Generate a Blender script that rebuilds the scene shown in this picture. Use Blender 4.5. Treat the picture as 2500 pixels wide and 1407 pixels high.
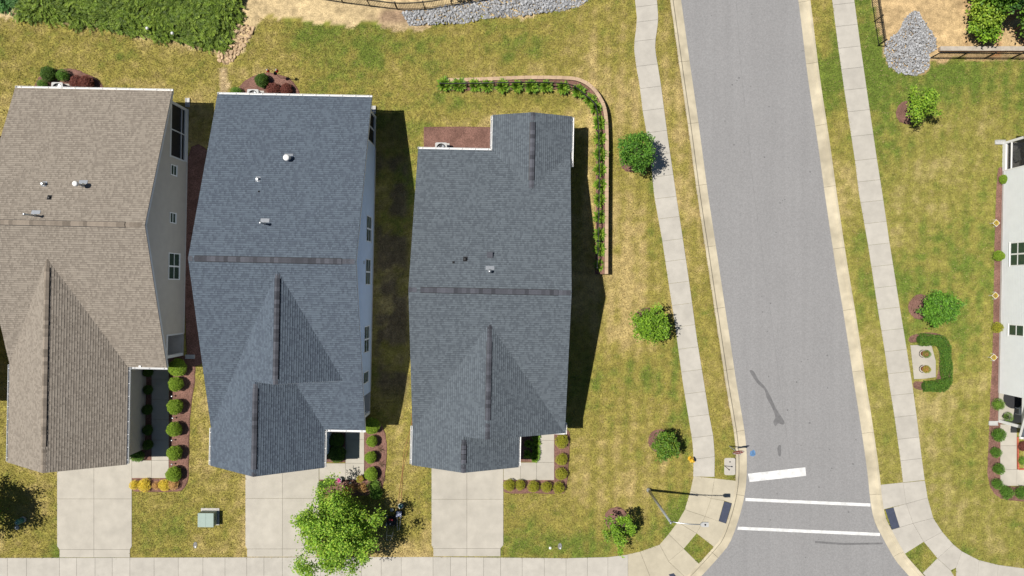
import bpy, bmesh, math, random
import numpy as np
from mathutils import Vector, Matrix
from mathutils.geometry import convex_hull_2d

# ------------------------------------------------------------------ scene, camera, sky, sun
for o in list(bpy.data.objects):
    bpy.data.objects.remove(o)
scene = bpy.context.scene
COL = scene.collection
PI = math.pi
R = math.radians
H = 48.0            # height of the drone above the lawn, metres
PPM = 35.0          # photograph pixels per metre on the lawn (2500 px wide)

cd = bpy.data.cameras.new('camera')
cd.sensor_width = 36.0
cd.lens = 36.0 * (H * PPM) / 2500.0
cd.clip_start = 0.5
cd.clip_end = 3000
cam = bpy.data.objects.new('camera', cd)
cam.location = (0, 0, H)
COL.objects.link(cam)
scene.camera = cam

SUN_K, SUN_A = 0.505, R(6.0)     # shadow length per metre of height, shadow direction below +x
sun_el = math.atan(1.0 / SUN_K)
world = bpy.data.worlds.new('World')
scene.world = world
world.use_nodes = True
wn = world.node_tree
bg = wn.nodes['Background']
sky = wn.nodes.new('ShaderNodeTexSky')
sky.sky_type = 'NISHITA'
sky.sun_disc = False
sky.sun_elevation = sun_el
sky.sun_rotation = R(276)
sky.air_density = 0.8
sky.dust_density = 0.2
wn.links.new(sky.outputs[0], bg.inputs[0])
bg.inputs[1].default_value = 0.05

sd = bpy.data.lights.new('sun', 'SUN')
sd.energy = 5.0
sd.angle = R(0.53)
sd.color = (1.0, 0.955, 0.88)
sun = bpy.data.objects.new('sun', sd)
sun.rotation_euler = Vector((SUN_K * math.cos(SUN_A), -SUN_K * math.sin(SUN_A), -1)).to_track_quat('-Z', 'Y').to_euler()
sun.location = (-30, 5, 60)
COL.objects.link(sun)

scene.render.engine = 'CYCLES'
vs = scene.view_settings
vs.view_transform = 'Standard'
vs.look = 'None'
vs.gamma = 1.0
vs.use_curve_mapping = False
vs.exposure = 0.15

# ------------------------------------------------------------------ helpers
rng = np.random.RandomState(7)
random.seed(11)

def px(u, v, z=0.0):
    """photograph pixel + height -> world position"""
    s = (H - z) / (H * PPM)
    return Vector(((u - 1250.0) * s, (703.5 - v) * s, z))

def p2(u, v):
    q = px(u, v)
    return (q.x, q.y)

def PP(*uv):
    return [p2(u, v) for u, v in uv]

def tag(o, label=None, cat=None, group=None, kind=None):
    if label: o['label'] = label
    if cat: o['category'] = cat
    if group: o['group'] = group
    if kind: o['kind'] = kind
    return o

def thing(name, loc=(0, 0, 0), rz=0.0, label=None, cat=None, group=None, kind=None, parent=None):
    o = bpy.data.objects.new(name, None)
    o.empty_display_size = 0.3
    COL.objects.link(o)
    o.location = loc
    o.rotation_euler = (0, 0, rz)
    if parent: o.parent = parent
    return tag(o, label, cat, group, kind)

def link(name, me, parent=None, loc=None, rot=None, scale=None):
    o = bpy.data.objects.new(name, me)
    COL.objects.link(o)
    if parent: o.parent = parent
    if loc is not None: o.location = loc
    if rot is not None: o.rotation_euler = rot
    if scale is not None: o.scale = scale
    return o

def npmesh(name, V, F, mat, col=None, smooth=False):
    """mesh from numpy arrays; F is (n,3) or (n,4)"""
    V = np.asarray(V, dtype=np.float32); F = np.asarray(F, dtype=np.int32)
    n, k = F.shape
    me = bpy.data.meshes.new(name)
    me.vertices.add(len(V)); me.vertices.foreach_set('co', V.ravel())
    me.loops.add(n * k); me.loops.foreach_set('vertex_index', F.ravel())
    me.polygons.add(n)
    me.polygons.foreach_set('loop_start', np.arange(0, n * k, k, dtype=np.int32))
    me.polygons.foreach_set('loop_total', np.full(n, k, dtype=np.int32))
    if smooth: me.polygons.foreach_set('use_smooth', np.ones(n, dtype=bool))
    me.update(calc_edges=True)
    if col is not None: addcol(me, col)
    if mat: me.materials.append(mat)
    return me

def addcol(me, col):
    a = me.color_attributes.new('Col', 'FLOAT_COLOR', 'POINT')
    c = np.ones((len(col), 4), dtype=np.float32); c[:, :3] = np.asarray(col, dtype=np.float32)[:, :3]
    a.data.foreach_set('color', c.ravel())

class MB:
    """collects shapes into one mesh"""
    def __init__(s): s.v = []; s.f = []; s.c = []
    def add(s, vs, fs, c=None):
        b = len(s.v); s.v += [tuple(q) for q in vs]; s.f += [tuple(i + b for i in f) for f in fs]
        if c is not None: s.c += [c] * len(vs)
        return s
    def box(s, x0, x1, y0, y1, z0, z1, c=None):
        return s.add([(x0, y0, z0), (x1, y0, z0), (x1, y1, z0), (x0, y1, z0), (x0, y0, z1), (x1, y0, z1), (x1, y1, z1), (x0, y1, z1)],
                     [(3, 2, 1, 0), (4, 5, 6, 7), (0, 1, 5, 4), (1, 2, 6, 5), (2, 3, 7, 6), (3, 0, 4, 7)], c)
    def beam(s, p, q, w, h, up=(0, 0, 1), c=None):
        p = Vector(p); q = Vector(q); d = (q - p).normalized(); up = Vector(up)
        if abs(d.dot(up)) > .98: up = Vector((0, 1, 0))
        sx = d.cross(up).normalized() * (w / 2); sz = sx.cross(d).normalized() * (h / 2)
        vs = [e + a * sx + b * sz for e in (p, q) for a, b in ((-1, -1), (1, -1), (1, 1), (-1, 1))]
        return s.add(vs, [(3, 2, 1, 0), (4, 5, 6, 7), (0, 1, 5, 4), (1, 2, 6, 5), (2, 3, 7, 6), (3, 0, 4, 7)], c)
    def prism(s, poly, z0, z1, ch=0.0, c=None):
        """vertical prism over a plan polygon; z0, z1 numbers; ch = chamfer of the top edge"""
        n = len(poly)
        A = sum(poly[i][0] * poly[(i + 1) % n][1] - poly[(i + 1) % n][0] * poly[i][1] for i in range(n))
        if A < 0: poly = poly[::-1]
        if ch <= 0:
            vs = [(x, y, z0) for x, y in poly] + [(x, y, z1) for x, y in poly]
            fs = [tuple(range(n - 1, -1, -1)), tuple(range(n, 2 * n))] + [(i, (i + 1) % n, n + (i + 1) % n, n + i) for i in range(n)]
            return s.add(vs, fs, c)
        ins = inset(poly, ch)
        vs = [(x, y, z0) for x, y in poly] + [(x, y, z1 - ch * .7) for x, y in poly] + [(x, y, z1) for x, y in ins]
        fs = [tuple(range(n - 1, -1, -1)), tuple(range(2 * n, 3 * n))]
        for k in (0, n):
            fs += [(k + i, k + (i + 1) % n, k + n + (i + 1) % n, k + n + i) for i in range(n)]
        return s.add(vs, fs, c)
    def tube(s, pts, rad, n=8, cap=True, c=None):
        pts = [Vector(q) for q in pts]
        if not hasattr(rad, '__len__'): rad = [rad] * len(pts)
        vs = []; fs = []
        ref = None
        for i, q in enumerate(pts):
            d = (pts[min(i + 1, len(pts) - 1)] - pts[max(i - 1, 0)]).normalized()
            if ref is None: ref = Vector((1, 0, 0)) if abs(d.x) < .8 else Vector((0, 1, 0))
            a = d.cross(ref).normalized(); b = d.cross(a).normalized(); ref = -b if False else ref
            for k in range(n):
                t = 2 * PI * k / n
                vs.append(q + rad[i] * (math.cos(t) * a + math.sin(t) * b))
        for i in range(len(pts) - 1):
            for k in range(n):
                fs.append((i * n + k, i * n + (k + 1) % n, (i + 1) * n + (k + 1) % n, (i + 1) * n + k))
        if cap: fs += [tuple(range(n - 1, -1, -1)), tuple(range((len(pts) - 1) * n, len(pts) * n))]
        return s.add(vs, fs, c)
    def lathe(s, prof, n=16, o=(0, 0, 0), c=None):
        vs = []; fs = []
        for r, z in prof:
            for k in range(n):
                t = 2 * PI * k / n
                vs.append((o[0] + r * math.cos(t), o[1] + r * math.sin(t), o[2] + z))
        for i in range(len(prof) - 1):
            for k in range(n):
                fs.append((i * n + k, i * n + (k + 1) % n, (i + 1) * n + (k + 1) % n, (i + 1) * n + k))
        fs += [tuple(range(n - 1, -1, -1)), tuple(range((len(prof) - 1) * n, len(prof) * n))]
        return s.add(vs, fs, c)
    def mesh(s, name, mat, smooth=False):
        me = bpy.data.meshes.new(name)
        me.from_pydata(s.v, [], s.f); me.update()
        if s.c and len(s.c) == len(s.v): addcol(me, s.c)
        bm = bmesh.new(); bm.from_mesh(me); bmesh.ops.recalc_face_normals(bm, faces=bm.faces); bm.to_mesh(me); bm.free()
        if mat: me.materials.append(mat)
        if smooth:
            for p in me.polygons: p.use_smooth = True
        return me
    def obj(s, name, mat, parent=None, smooth=False, loc=None, rot=None):
        return link(name, s.mesh(name, mat, smooth), parent, loc, rot)

def inset(poly, d):
    n = len(poly); out = []
    for i in range(n):
        a = Vector(poly[i - 1]); b = Vector(poly[i]); c = Vector(poly[(i + 1) % n])
        e1 = (b - a).normalized(); e2 = (c - b).normalized()
        n1 = Vector((-e1.y, e1.x)); n2 = Vector((-e2.y, e2.x))
        m = n1 + n2
        if m.length < 1e-4: m = n1
        m.normalize(); k = d / max(.35, m.dot(n1))
        q = b + m * k; out.append((q.x, q.y))
    return out

def smoothpoly(pts, k=6, closed=True):
    """Catmull-Rom through 2-D points"""
    P = [np.array(q, dtype=float) for q in pts]; n = len(P); out = []
    rngi = range(n) if closed else range(n - 1)
    for i in rngi:
        if closed: p0, p1, p2_, p3 = P[i - 1], P[i], P[(i + 1) % n], P[(i + 2) % n]
        else: p0, p1, p2_, p3 = P[max(i - 1, 0)], P[i], P[i + 1], P[min(i + 2, n - 1)]
        for j in range(k):
            t = j / k
            out.append(.5 * ((2 * p1) + (-p0 + p2_) * t + (2 * p0 - 5 * p1 + 4 * p2_ - p3) * t * t + (-p0 + 3 * p1 - 3 * p2_ + p3) * t ** 3))
    if not closed: out.append(P[-1])
    return [tuple(q) for q in out]

def inpoly(x, y, poly):
    x = np.asarray(x); y = np.asarray(y); r = np.zeros(x.shape, dtype=bool); n = len(poly)
    for i in range(n):
        x0, y0 = poly[i]; x1, y1 = poly[(i + 1) % n]
        if y0 == y1: continue
        c = ((y0 > y) != (y1 > y)) & (x < (x1 - x0) * (y - y0) / (y1 - y0) + x0)
        r ^= c
    return r

_tab = {}
def vnoise(x, y, seed=0):
    if seed not in _tab: _tab[seed] = np.random.RandomState(seed).rand(128, 128)
    T = _tab[seed]
    xi = np.floor(x).astype(int); yi = np.floor(y).astype(int); fx = x - xi; fy = y - yi
    fx = fx * fx * (3 - 2 * fx); fy = fy * fy * (3 - 2 * fy)
    a = T[yi % 128, xi % 128]; b = T[yi % 128, (xi + 1) % 128]; c = T[(yi + 1) % 128, xi % 128]; d = T[(yi + 1) % 128, (xi + 1) % 128]
    return (a * (1 - fx) + b * fx) * (1 - fy) + (c * (1 - fx) + d * fx) * fy

def fbm(x, y, f, seed=0, o=3):
    x = np.asarray(x, dtype=float); y = np.asarray(y, dtype=float); t = 0; a = 1; s = 0
    for i in range(o):
        t = t + a * vnoise(x * f + 17.3 * i + 300, y * f + 5.1 * i + 300, seed + i); s += a; a *= .5; f *= 2.03
    return t / s

def sst(a, b, x):
    t = np.clip((np.asarray(x, dtype=float) - a) / (b - a), 0, 1)
    return t * t * (3 - 2 * t)

ORD = ['first', 'second', 'third', 'fourth', 'fifth', 'sixth', 'seventh', 'eighth', 'ninth', 'tenth', 'eleventh', 'twelfth', 'thirteenth',
       'fourteenth', 'fifteenth', 'sixteenth', 'seventeenth', 'eighteenth', 'nineteenth', 'twentieth', 'twenty-first', 'twenty-second',
       'twenty-third', 'twenty-fourth', 'twenty-fifth']

# ------------------------------------------------------------------ materials
def pmat(name, col, rough=.85, var=.12, scale=3.0, bump=0.0, bscale=40.0, attr=False, spec=.25, metal=0.0, objvar=0.0, stain=0.0, stainscale=.6, world_space=False, fine=0.0, finescale=60.0, streak=0.0):
    m = bpy.data.materials.new(name); m.use_nodes = True
    nt = m.node_tree; N = nt.nodes; L = nt.links
    b = N['Principled BSDF']
    b.inputs['Roughness'].default_value = rough
    b.inputs['Specular IOR Level'].default_value = spec
    b.inputs['Metallic'].default_value = metal
    tc = N.new('ShaderNodeTexCoord')
    if world_space:
        g = N.new('ShaderNodeNewGeometry'); co = g.outputs['Position']
    else: co = tc.outputs['Object']
    if attr:
        a = N.new('ShaderNodeAttribute'); a.attribute_name = 'Col'; cur = a.outputs['Color']
    else:
        r = N.new('ShaderNodeRGB'); r.outputs[0].default_value = (*col, 1); cur = r.outputs[0]
    def modulate(cur, sc, amt, detail=4, lo=.3, hi=.7):
        n = N.new('ShaderNodeTexNoise'); n.inputs['Scale'].default_value = sc; n.inputs['Detail'].default_value = detail
        L.new(co, n.inputs['Vector'])
        mr = N.new('ShaderNodeMapRange'); mr.inputs[1].default_value = lo; mr.inputs[2].default_value = hi
        mr.inputs[3].default_value = 1 - amt; mr.inputs[4].default_value = 1 + amt
        L.new(n.outputs['Fac'], mr.inputs[0])
        vm = N.new('ShaderNodeVectorMath'); vm.operation = 'SCALE'
        L.new(cur, vm.inputs[0]); L.new(mr.outputs[0], vm.inputs['Scale'])
        return vm.outputs[0]
    if var: cur = modulate(cur, scale, var)
    if stain: cur = modulate(cur, stainscale, stain, 6, .35, .65)
    if fine: cur = modulate(cur, finescale, fine, 2, .25, .75)
    if streak:
        mp = N.new('ShaderNodeMapping'); mp.inputs['Rotation'].default_value = (0, 0, R(-8.2)); mp.inputs['Scale'].default_value = (1.9, .045, 1)
        L.new(co, mp.inputs['Vector']); sv = co; co = mp.outputs[0]; cur = modulate(cur, 1.0, streak, 3, .3, .7); co = sv
    if objvar:
        oi = N.new('ShaderNodeObjectInfo')
        mr = N.new('ShaderNodeMapRange'); mr.inputs[3].default_value = 1 - objvar; mr.inputs[4].default_value = 1 + objvar
        L.new(oi.outputs['Random'], mr.inputs[0])
        vm = N.new('ShaderNodeVectorMath'); vm.operation = 'SCALE'
        L.new(cur, vm.inputs[0]); L.new(mr.outputs[0], vm.inputs['Scale']); cur = vm.outputs[0]
    L.new(cur, b.inputs['Base Color'])
    if bump:
        n = N.new('ShaderNodeTexNoise'); n.inputs['Scale'].default_value = bscale; n.inputs['Detail'].default_value = 4
        L.new(co, n.inputs['Vector'])
        bp = N.new('ShaderNodeBump'); bp.inputs['Strength'].default_value = bump; bp.inputs['Distance'].default_value = .02
        L.new(n.outputs['Fac'], bp.inputs['Height']); L.new(bp.outputs[0], b.inputs['Normal'])
    return m

def leafmat(name, trans=.3, rough=.55):
    m = bpy.data.materials.new(name); m.use_nodes = True
    nt = m.node_tree; N = nt.nodes; L = nt.links
    b = N['Principled BSDF']; b.inputs['Roughness'].default_value = rough; b.inputs['Specular IOR Level'].default_value = .3
    a = N.new('ShaderNodeAttribute'); a.attribute_name = 'Col'
    L.new(a.outputs['Color'], b.inputs['Base Color'])
    t = N.new('ShaderNodeBsdfTranslucent'); L.new(a.outputs['Color'], t.inputs[0])
    mx = N.new('ShaderNodeMixShader'); mx.inputs[0].default_value = trans
    L.new(b.outputs[0], mx.inputs[1]); L.new(t.outputs[0], mx.inputs[2])
    L.new(mx.outputs[0], N['Material Output'].inputs[0])
    return m

M = {}
M['ground'] = pmat('lawn', (1, 1, 1), .95, .30, 2.2, .9, 22, attr=True, spec=.05, world_space=True, fine=.32, finescale=11)
M['blade'] = leafmat('grass_blade', .15, .8)
M['leaf'] = leafmat('leaf', .28, .55)
M['mulch'] = pmat('mulch', (.19, .105, .083), .95, .35, 14, 1.0, 45, spec=.05, stain=.18, stainscale=1.2, world_space=True, fine=.45, finescale=38)
M['asphalt'] = pmat('asphalt', (.252, .248, .248), .9, .09, 8.0, .35, 90, spec=.2, stain=.018, stainscale=.35, world_space=True, fine=.20, finescale=30, streak=.035)
M['tar'] = pmat('tar', (.15, .148, .15), .85, .15, 5, .2, 60, spec=.25, world_space=True, fine=.15)
M['walk'] = pmat('sidewalk_concrete', (.435, .408, .36), .9, .05, 2.5, .15, 80, spec=.2, objvar=.04, stain=.055, stainscale=.9, world_space=True, fine=.05)
M['walk_warm'] = pmat('ramp_concrete', (.44, .395, .30), .9, .05, 2.5, .15, 80, spec=.2, objvar=.03, stain=.06, stainscale=.9, world_space=True, fine=.05)
M['drive'] = pmat('driveway_concrete', (.425, .395, .34), .9, .05, 1.8, .15, 80, spec=.2, objvar=.035, stain=.06, stainscale=.8, world_space=True, fine=.05)
M['kerb'] = pmat('kerb_concrete', (.47, .415, .305), .9, .07, 2.0, .15, 80, spec=.2, objvar=.04, stain=.17, stainscale=.7, world_space=True, fine=.06)
M['paint'] = pmat('road_paint', (.66, .66, .65), .7, .08, 4, .1, 60, spec=.3, stain=.14, stainscale=2.5, world_space=True, fine=.06)
M['bluepaint'] = pmat('blue_spray', (.10, .20, .36), .9, .3, 6, world_space=True, fine=.3)
M['pad'] = pmat('tactile_pad', (.055, .065, .10), .7, .12, 6, spec=.3)
M['shingle'] = pmat('shingle', (1, 1, 1), .92, .05, 9, .5, 120, attr=True, spec=.15, fine=.10, finescale=70)
M['deck_dark'] = pmat('roof_deck_dark', (.06, .063, .07), .9)
M['deck_tan'] = pmat('roof_deck_tan', (.14, .12, .10), .9)
M['white'] = pmat('white_trim', (.74, .74, .73), .5, .03, 3, spec=.4)
M['greytrim'] = pmat('grey_trim', (.50, .51, .52), .55, .04, 3, spec=.4)
M['siding_tan'] = pmat('taupe_siding', (.40, .365, .32), .7, .04, 2, spec=.3)
M['siding_blue'] = pmat('pale_siding', (.52, .61, .74), .65, .04, 2, spec=.35)
M['siding_white'] = pmat('white_siding', (.70, .72, .73), .6, .03, 2, spec=.35)
M['foundation'] = pmat('foundation', (.45, .43, .40), .9, .08, 4)
M['glass'] = pmat('window_glass', (.030, .060, .045), .08, 0, spec=.7)  # green base colour paints the lawn's reflection into the panes
M['screen'] = pmat('insect_screen', (.014, .014, .016), .55, .1, 3, spec=.2)
M['dark'] = pmat('black_metal', (.012, .012, .013), .5, 0, spec=.4)
M['galv'] = pmat('galvanised', (.52, .54, .56), .38, .08, 4, metal=.75, spec=.5)
M['steel'] = pmat('pole_steel', (.40, .42, .42), .5, .06, 3, metal=.35)
M['acwhite'] = pmat('ac_shell', (.44, .44, .43), .5, .05, 5)
M['yellow'] = pmat('hydrant_yellow', (.72, .42, .03), .45, .08, 5, spec=.5)
M['red'] = pmat('sign_red', (.42, .018, .02), .45, .04, 4, spec=.5)
M['signwhite'] = pmat('sign_white', (.78, .78, .78), .5, 0)
M['green_box'] = pmat('transformer_green', (.26, .34, .30), .5, .06, 3, spec=.4)
M['teal'] = pmat('teal_plastic', (.05, .20, .19), .4, .08, 6, spec=.5)
M['black_plastic'] = pmat('black_plastic', (.02, .02, .022), .5, .1, 8)
M['terracotta'] = pmat('terracotta', (.36, .14, .07), .8, .15, 7)
M['rubber'] = pmat('rubber', (.015, .015, .015), .8, 0)
M['caps'] = pmat('wall_cap_stone', (.45, .325, .22), .95, .12, 4, .5, 60, objvar=.08, world_space=True, fine=.10)
M['capgrey'] = pmat('wall_cap_grey', (.42, .37, .31), .95, .12, 4, .5, 60, objvar=.06, world_space=True, fine=.10)
M['block'] = pmat('wall_block', (.33, .24, .17), .95, .15, 5, .6, 50, objvar=.1, world_space=True)
M['stone_grey'] = pmat('grey_stone', (.36, .365, .375), .9, .25, 9, .5, 30, objvar=.22, world_space=True)
M['stone_tan'] = pmat('tan_stone', (.50, .36, .22), .9, .2, 7, .5, 30, objvar=.2, world_space=True)
M['bark'] = pmat('bark', (.16, .12, .085), .95, .25, 14, .8, 40)
M['hose'] = pmat('orange_hose', (.40, .20, .09), .5, .1, 5)
M['flowerpink'] = pmat('pink_flowers', (.55, .06, .22), .7, .3, 30)
M['yellowflower'] = pmat('yellow_flowers', (.70, .52, .03), .7, .25, 25)
M['brick_red'] = pmat('red_edging', (.38, .10, .06), .85, .2, 8, objvar=.1)
M['rug'] = pmat('porch_rug', (.035, .035, .038), .95, .15, 20)
M['cloth'] = pmat('blue_white_cloth', (.45, .48, .62), .8, .35, 16)
M['tar_seam'] = pmat('seam', (.232, .229, .229), .9, .12, 3, world_space=True)
# ------------------------------------------------------------------ plan lines measured from the photograph
KL = [(1590, -300), (1613, -150), (1636, 0), (1658, 157), (1680, 310), (1702, 474), (1721, 600), (1743, 747), (1765, 893), (1772, 940), (1789, 1040), (1794, 1077), (1797, 1118),
      (1796, 1173), (1789, 1220), (1776, 1268), (1759, 1313), (1741, 1337), (1706, 1376), (1677, 1405), (1640, 1432), (1590, 1450), (1500, 1460), (1200, 1462), (-400, 1462)]
KR = [(1932, -300), (1955, -150), (1978, 0), (2001, 186), (2024, 338), (2044, 482), (2067, 636), (2091, 781), (2114, 934), (2126, 1009), (2145, 1140), (2153, 1214), (2162, 1263),
      (2177, 1294), (2208, 1350), (2232, 1379), (2260, 1409), (2300, 1440), (2360, 1455), (2500, 1460), (2900, 1462)]
KERB_L = smoothpoly(PP(*KL), 8, False)
KERB_R = smoothpoly(PP(*KR), 8, False)

def offset_path(path, d):
    """offset a 2-D path to its left (d>0)"""
    P = np.array(path); T = np.gradient(P, axis=0); T /= np.linalg.norm(T, axis=1)[:, None]
    Nn = np.stack([-T[:, 1], T[:, 0]], 1)
    return [tuple(q) for q in P + Nn * d]

KW = 0.78
IN_L = offset_path(KERB_L, KW); IN_R = offset_path(KERB_R, -KW)
_bl = px(-400, 1800); _br = px(2900, 1800)
ROAD = IN_L + [(_bl.x, _bl.y), (_br.x, _br.y)] + IN_R[::-1]
DEPR = offset_path(KERB_L, .08) + [(_bl.x, _bl.y), (_br.x, _br.y)] + offset_path(KERB_R, -.08)[::-1]
KERBAREA = KERB_L + [(_bl.x, _bl.y), (_br.x, _br.y)] + KERB_R[::-1]

WALL = smoothpoly(PP((1082, 197), (1200, 198), (1300, 198), (1375, 199), (1412, 204), (1441, 221), (1461, 247), (1473, 277), (1477.5, 330), (1477.5, 430), (1477, 550), (1476.5, 670)), 6, False)
WALLN = np.array(WALL)
WALL_S = np.concatenate([[0], np.cumsum(np.linalg.norm(np.diff(WALLN, axis=0), axis=1))])
WALLREG = WALL + PP((1477, 1000), (1082, 1000))

def gz(x, y):
    """height of the ground"""
    x = np.atleast_1d(np.asarray(x, dtype=float)); y = np.atleast_1d(np.asarray(y, dtype=float))
    z = np.zeros_like(x)
    band = sst(-11.5, -8, y) * (1 - sst(11, 15, y))
    z -= .30 * np.exp(-((x + 8.3 + .02 * y) / 1.15) ** 2) * band
    ins = inpoly(x, y, WALLREG) & (x > -6) & (x < 8)
    if ins.any():
        xi = x[ins]; yi = y[ins]
        d = np.full(xi.shape, 9e9); f = np.zeros(xi.shape)
        fs = sst(0, 7, WALL_S) * (1 - .8 * sst(WALL_S[-1] - 1.8, WALL_S[-1], WALL_S))
        for k in range(len(WALLN)):
            dk = np.hypot(xi - WALLN[k, 0], yi - WALLN[k, 1]); m = dk < d
            d[m] = dk[m]; f[m] = fs[k]
        z[ins] += .5 * f * (1 - sst(.55, 2.0, d))
    z[inpoly(x, y, DEPR)] = -.35
    return z

def g1(x, y): return float(gz(x, y)[0])

# plan areas where no grass grows (filled while building)
NOGRASS = [KERBAREA]

SAND1 = PP((-900, -900), (-900, 46), (40, 46), (150, 52), (330, 86), (450, 104), (530, 125), (556, 165), (575, 150), (618, 85), (632, 43), (700, 52), (790, 62), (850, 66), (870, 60),
           (930, 62), (1000, 70), (1050, 62), (1180, 44), (1300, 38), (1440, 2), (1440, -900))
SAND2 = PP((2118, -900), (2118, -10), (2135, 60), (2150, 112), (2160, 130), (2170, 156), (2197, 176), (2236, 181), (2262, 166), (2268, 146), (2900, 146), (2900, -900))
PATH1 = PP((537, 165), (560, 165), (563, 240), (538, 240))
# zones of greener (+) or drier (-) lawn: centre px, radii px, strength
ZONES = [(1600, 620, 38, 330, .55), (1660, 1150, 30, 200, .5), (2130, 300, 40, 330, .5), (2240, 200, 300, 60, .55), (2420, 240, 160, 120, .4), (2330, 800, 110, 160, .35), (2190, 1000, 60, 200, .2),
         (1640, 1290, 120, 60, .35), (1300, 1320, 160, 40, .3), (420, 1290, 120, 60, .25), (1250, 250, 160, 26, .45), (1000, 120, 260, 60, .3), (700, 100, 150, 50, .25), (2040, 150, 40, 200, .2),
         (1540, 600, 70, 140, -.45), (1545, 255, 60, 70, -.4), (1520, 800, 90, 110, -.35), (1460, 1150, 160, 90, -.3), (1180, 410, 100, 60, -.15), (1560, 1240, 90, 70, -.35), (430, 95, 150, 26, -.5), (200, 70, 180, 18, -.6),
         (500, 1000, 40, 120, -.4), (975, 1100, 26, 140, -.35), (2050, 640, 40, 70, -.3), (2280, 420, 120, 120, -.3), (2350, 600, 60, 160, -.25), (2270, 1130, 70, 120, -.35), (2400, 1290, 160, 60, -.25),
         (1400, 700, 60, 200, -.1), (1140, 330, 100, 100, -.1), (650, 120, 50, 60, -.2), (1440, 430, 20, 260, -.4), (1260, 218, 200, 8, -.4), (2080, 1000, 40, 130, -.1), (948, 620, 14, 300, -.35), (60, 1140, 60, 20, -.3)]

def lawncol(x, y):
    """the lawn's colour, side-yard shade mixed in: green, olive, straw, soil"""
    x = np.asarray(x, dtype=float); y = np.asarray(y, dtype=float)
    u = x * PPM + 1250; v = 703.5 - y * PPM
    g = -.02 + (fbm(x, y, .16, 1, 4) - .5) * 1.5 + (fbm(x, y, .6, 9, 3) - .5) * .95 + (fbm(x, y, 2.3, 19, 3) - .5) * 1.0
    stripe = np.sin((x - .05 * y) * 2 * PI / 1.05 + 2.5 * fbm(x, y, .2, 30, 2)) * .19
    g = g + stripe * sst(4, 6, x) * (1 - sst(12, 14, x)) + stripe * sst(26, 28, x) * .7
    for (cu, cv, ru, rv, s) in ZONES:
        g = g + s * np.exp(-((u - cu) / ru) ** 2 - ((v - cv) / rv) ** 2)
    g = g + (sst(20, 28, x) * .12)
    green = np.array([.128, .166, .029]); olive = np.array([.250, .215, .053]); straw = np.array([.385, .298, .125])
    t1 = sst(-.75, .05, g)[..., None]; t2 = sst(0.0, .75, g)[..., None]
    c = straw * (1 - t1) + olive * t1
    c = c * (1 - t2) + green * t2
    deep = sst(20, 26, x)[..., None] * .35
    c = c * (1 - deep) + c * np.array([.78, .95, .9]) * deep
    # bare, straw-covered soil
    w = fbm(x, y, .9, 50, 3)
    jx = x + (fbm(x, y, .8, 61, 3) - .5) * 1.1; jy = y + (fbm(x, y, .8, 71, 3) - .5) * 1.1
    s1 = inpoly(jx, jy, SAND1); s2 = inpoly(jx, jy, SAND2); s3 = inpoly(jx, jy, PATH1)
    sand = (np.array([.50, .385, .215])[None] * (.72 + .5 * w[..., None]))
    dirt = np.array([.29, .20, .13]); dmask = (np.exp(-((u - 960) / 90) ** 2 - ((v - 40) / 22) ** 2) * 1.2)[..., None].clip(0, 1) * sst(.35, .55, fbm(x, y, .6, 80, 3))[..., None]
    sand = sand * (1 - dmask) + dirt * dmask
    sand2 = (np.array([.47, .335, .175])[None] * (.78 + .42 * w[..., None]))
    leafl = np.array([.40, .20, .09]); lm = sst(2330, 2420, u)[..., None] * sst(.4, .6, fbm(x, y, 1.3, 90, 3))[..., None]
    sand2 = sand2 * (1 - lm) + leafl * lm
    # side yard between the dark-roofed houses: brown soil patches with painted shade mixed in
    soil_shade = np.array([.150, .112, .072]); sm = (sst(905, 925, u) * (1 - sst(985, 1005, u)) * sst(300, 420, v) * (1 - sst(930, 1010, v)) * sst(.36, .56, fbm(x, y, .9, 120, 3)))[..., None] * .85
    c = c * (1 - sm) + soil_shade * sm
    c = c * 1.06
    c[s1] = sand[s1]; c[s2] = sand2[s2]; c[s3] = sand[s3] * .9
    return c

# ------------------------------------------------------------------ ground sheet
gx = np.concatenate([[-900, -400, -200, -120, -80, -60, -48], np.arange(-40, 44.01, .25), [50, 62, 85, 120, 200, 400, 900]])
gy = np.concatenate([[-900, -400, -200, -120, -80, -55, -40], np.arange(-28, 24.01, .25), [28, 36, 48, 70, 110, 200, 400, 900]])
GX, GY = np.meshgrid(gx, gy)
GZ = gz(GX.ravel(), GY.ravel())
V = np.stack([GX.ravel(), GY.ravel(), GZ], 1)
nx, ny = len(gx), len(gy)
I = (np.arange(ny - 1)[:, None] * nx + np.arange(nx - 1)[None]).ravel()
F = np.stack([I, I + 1, I + nx + 1, I + nx], 1)
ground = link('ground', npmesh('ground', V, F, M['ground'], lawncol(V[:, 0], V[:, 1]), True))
tag(ground, 'patchy olive and straw coloured lawn with bare sandy strips along the top', kind='structure')

# ------------------------------------------------------------------ road, markings, kerbs
road = MB().prism(ROAD, -.45, -.095).obj('road', M['asphalt'])
tag(road, 'grey asphalt street running past the corner house', kind='structure')

def marking(name, uv, mat, label, z=-.095, h=.006):
    o = MB().prism([tuple(px(u, v, z)[:2]) for u, v in uv], z - .02, z + h).obj(name, mat)
    return tag(o, label, kind='structure')

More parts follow.
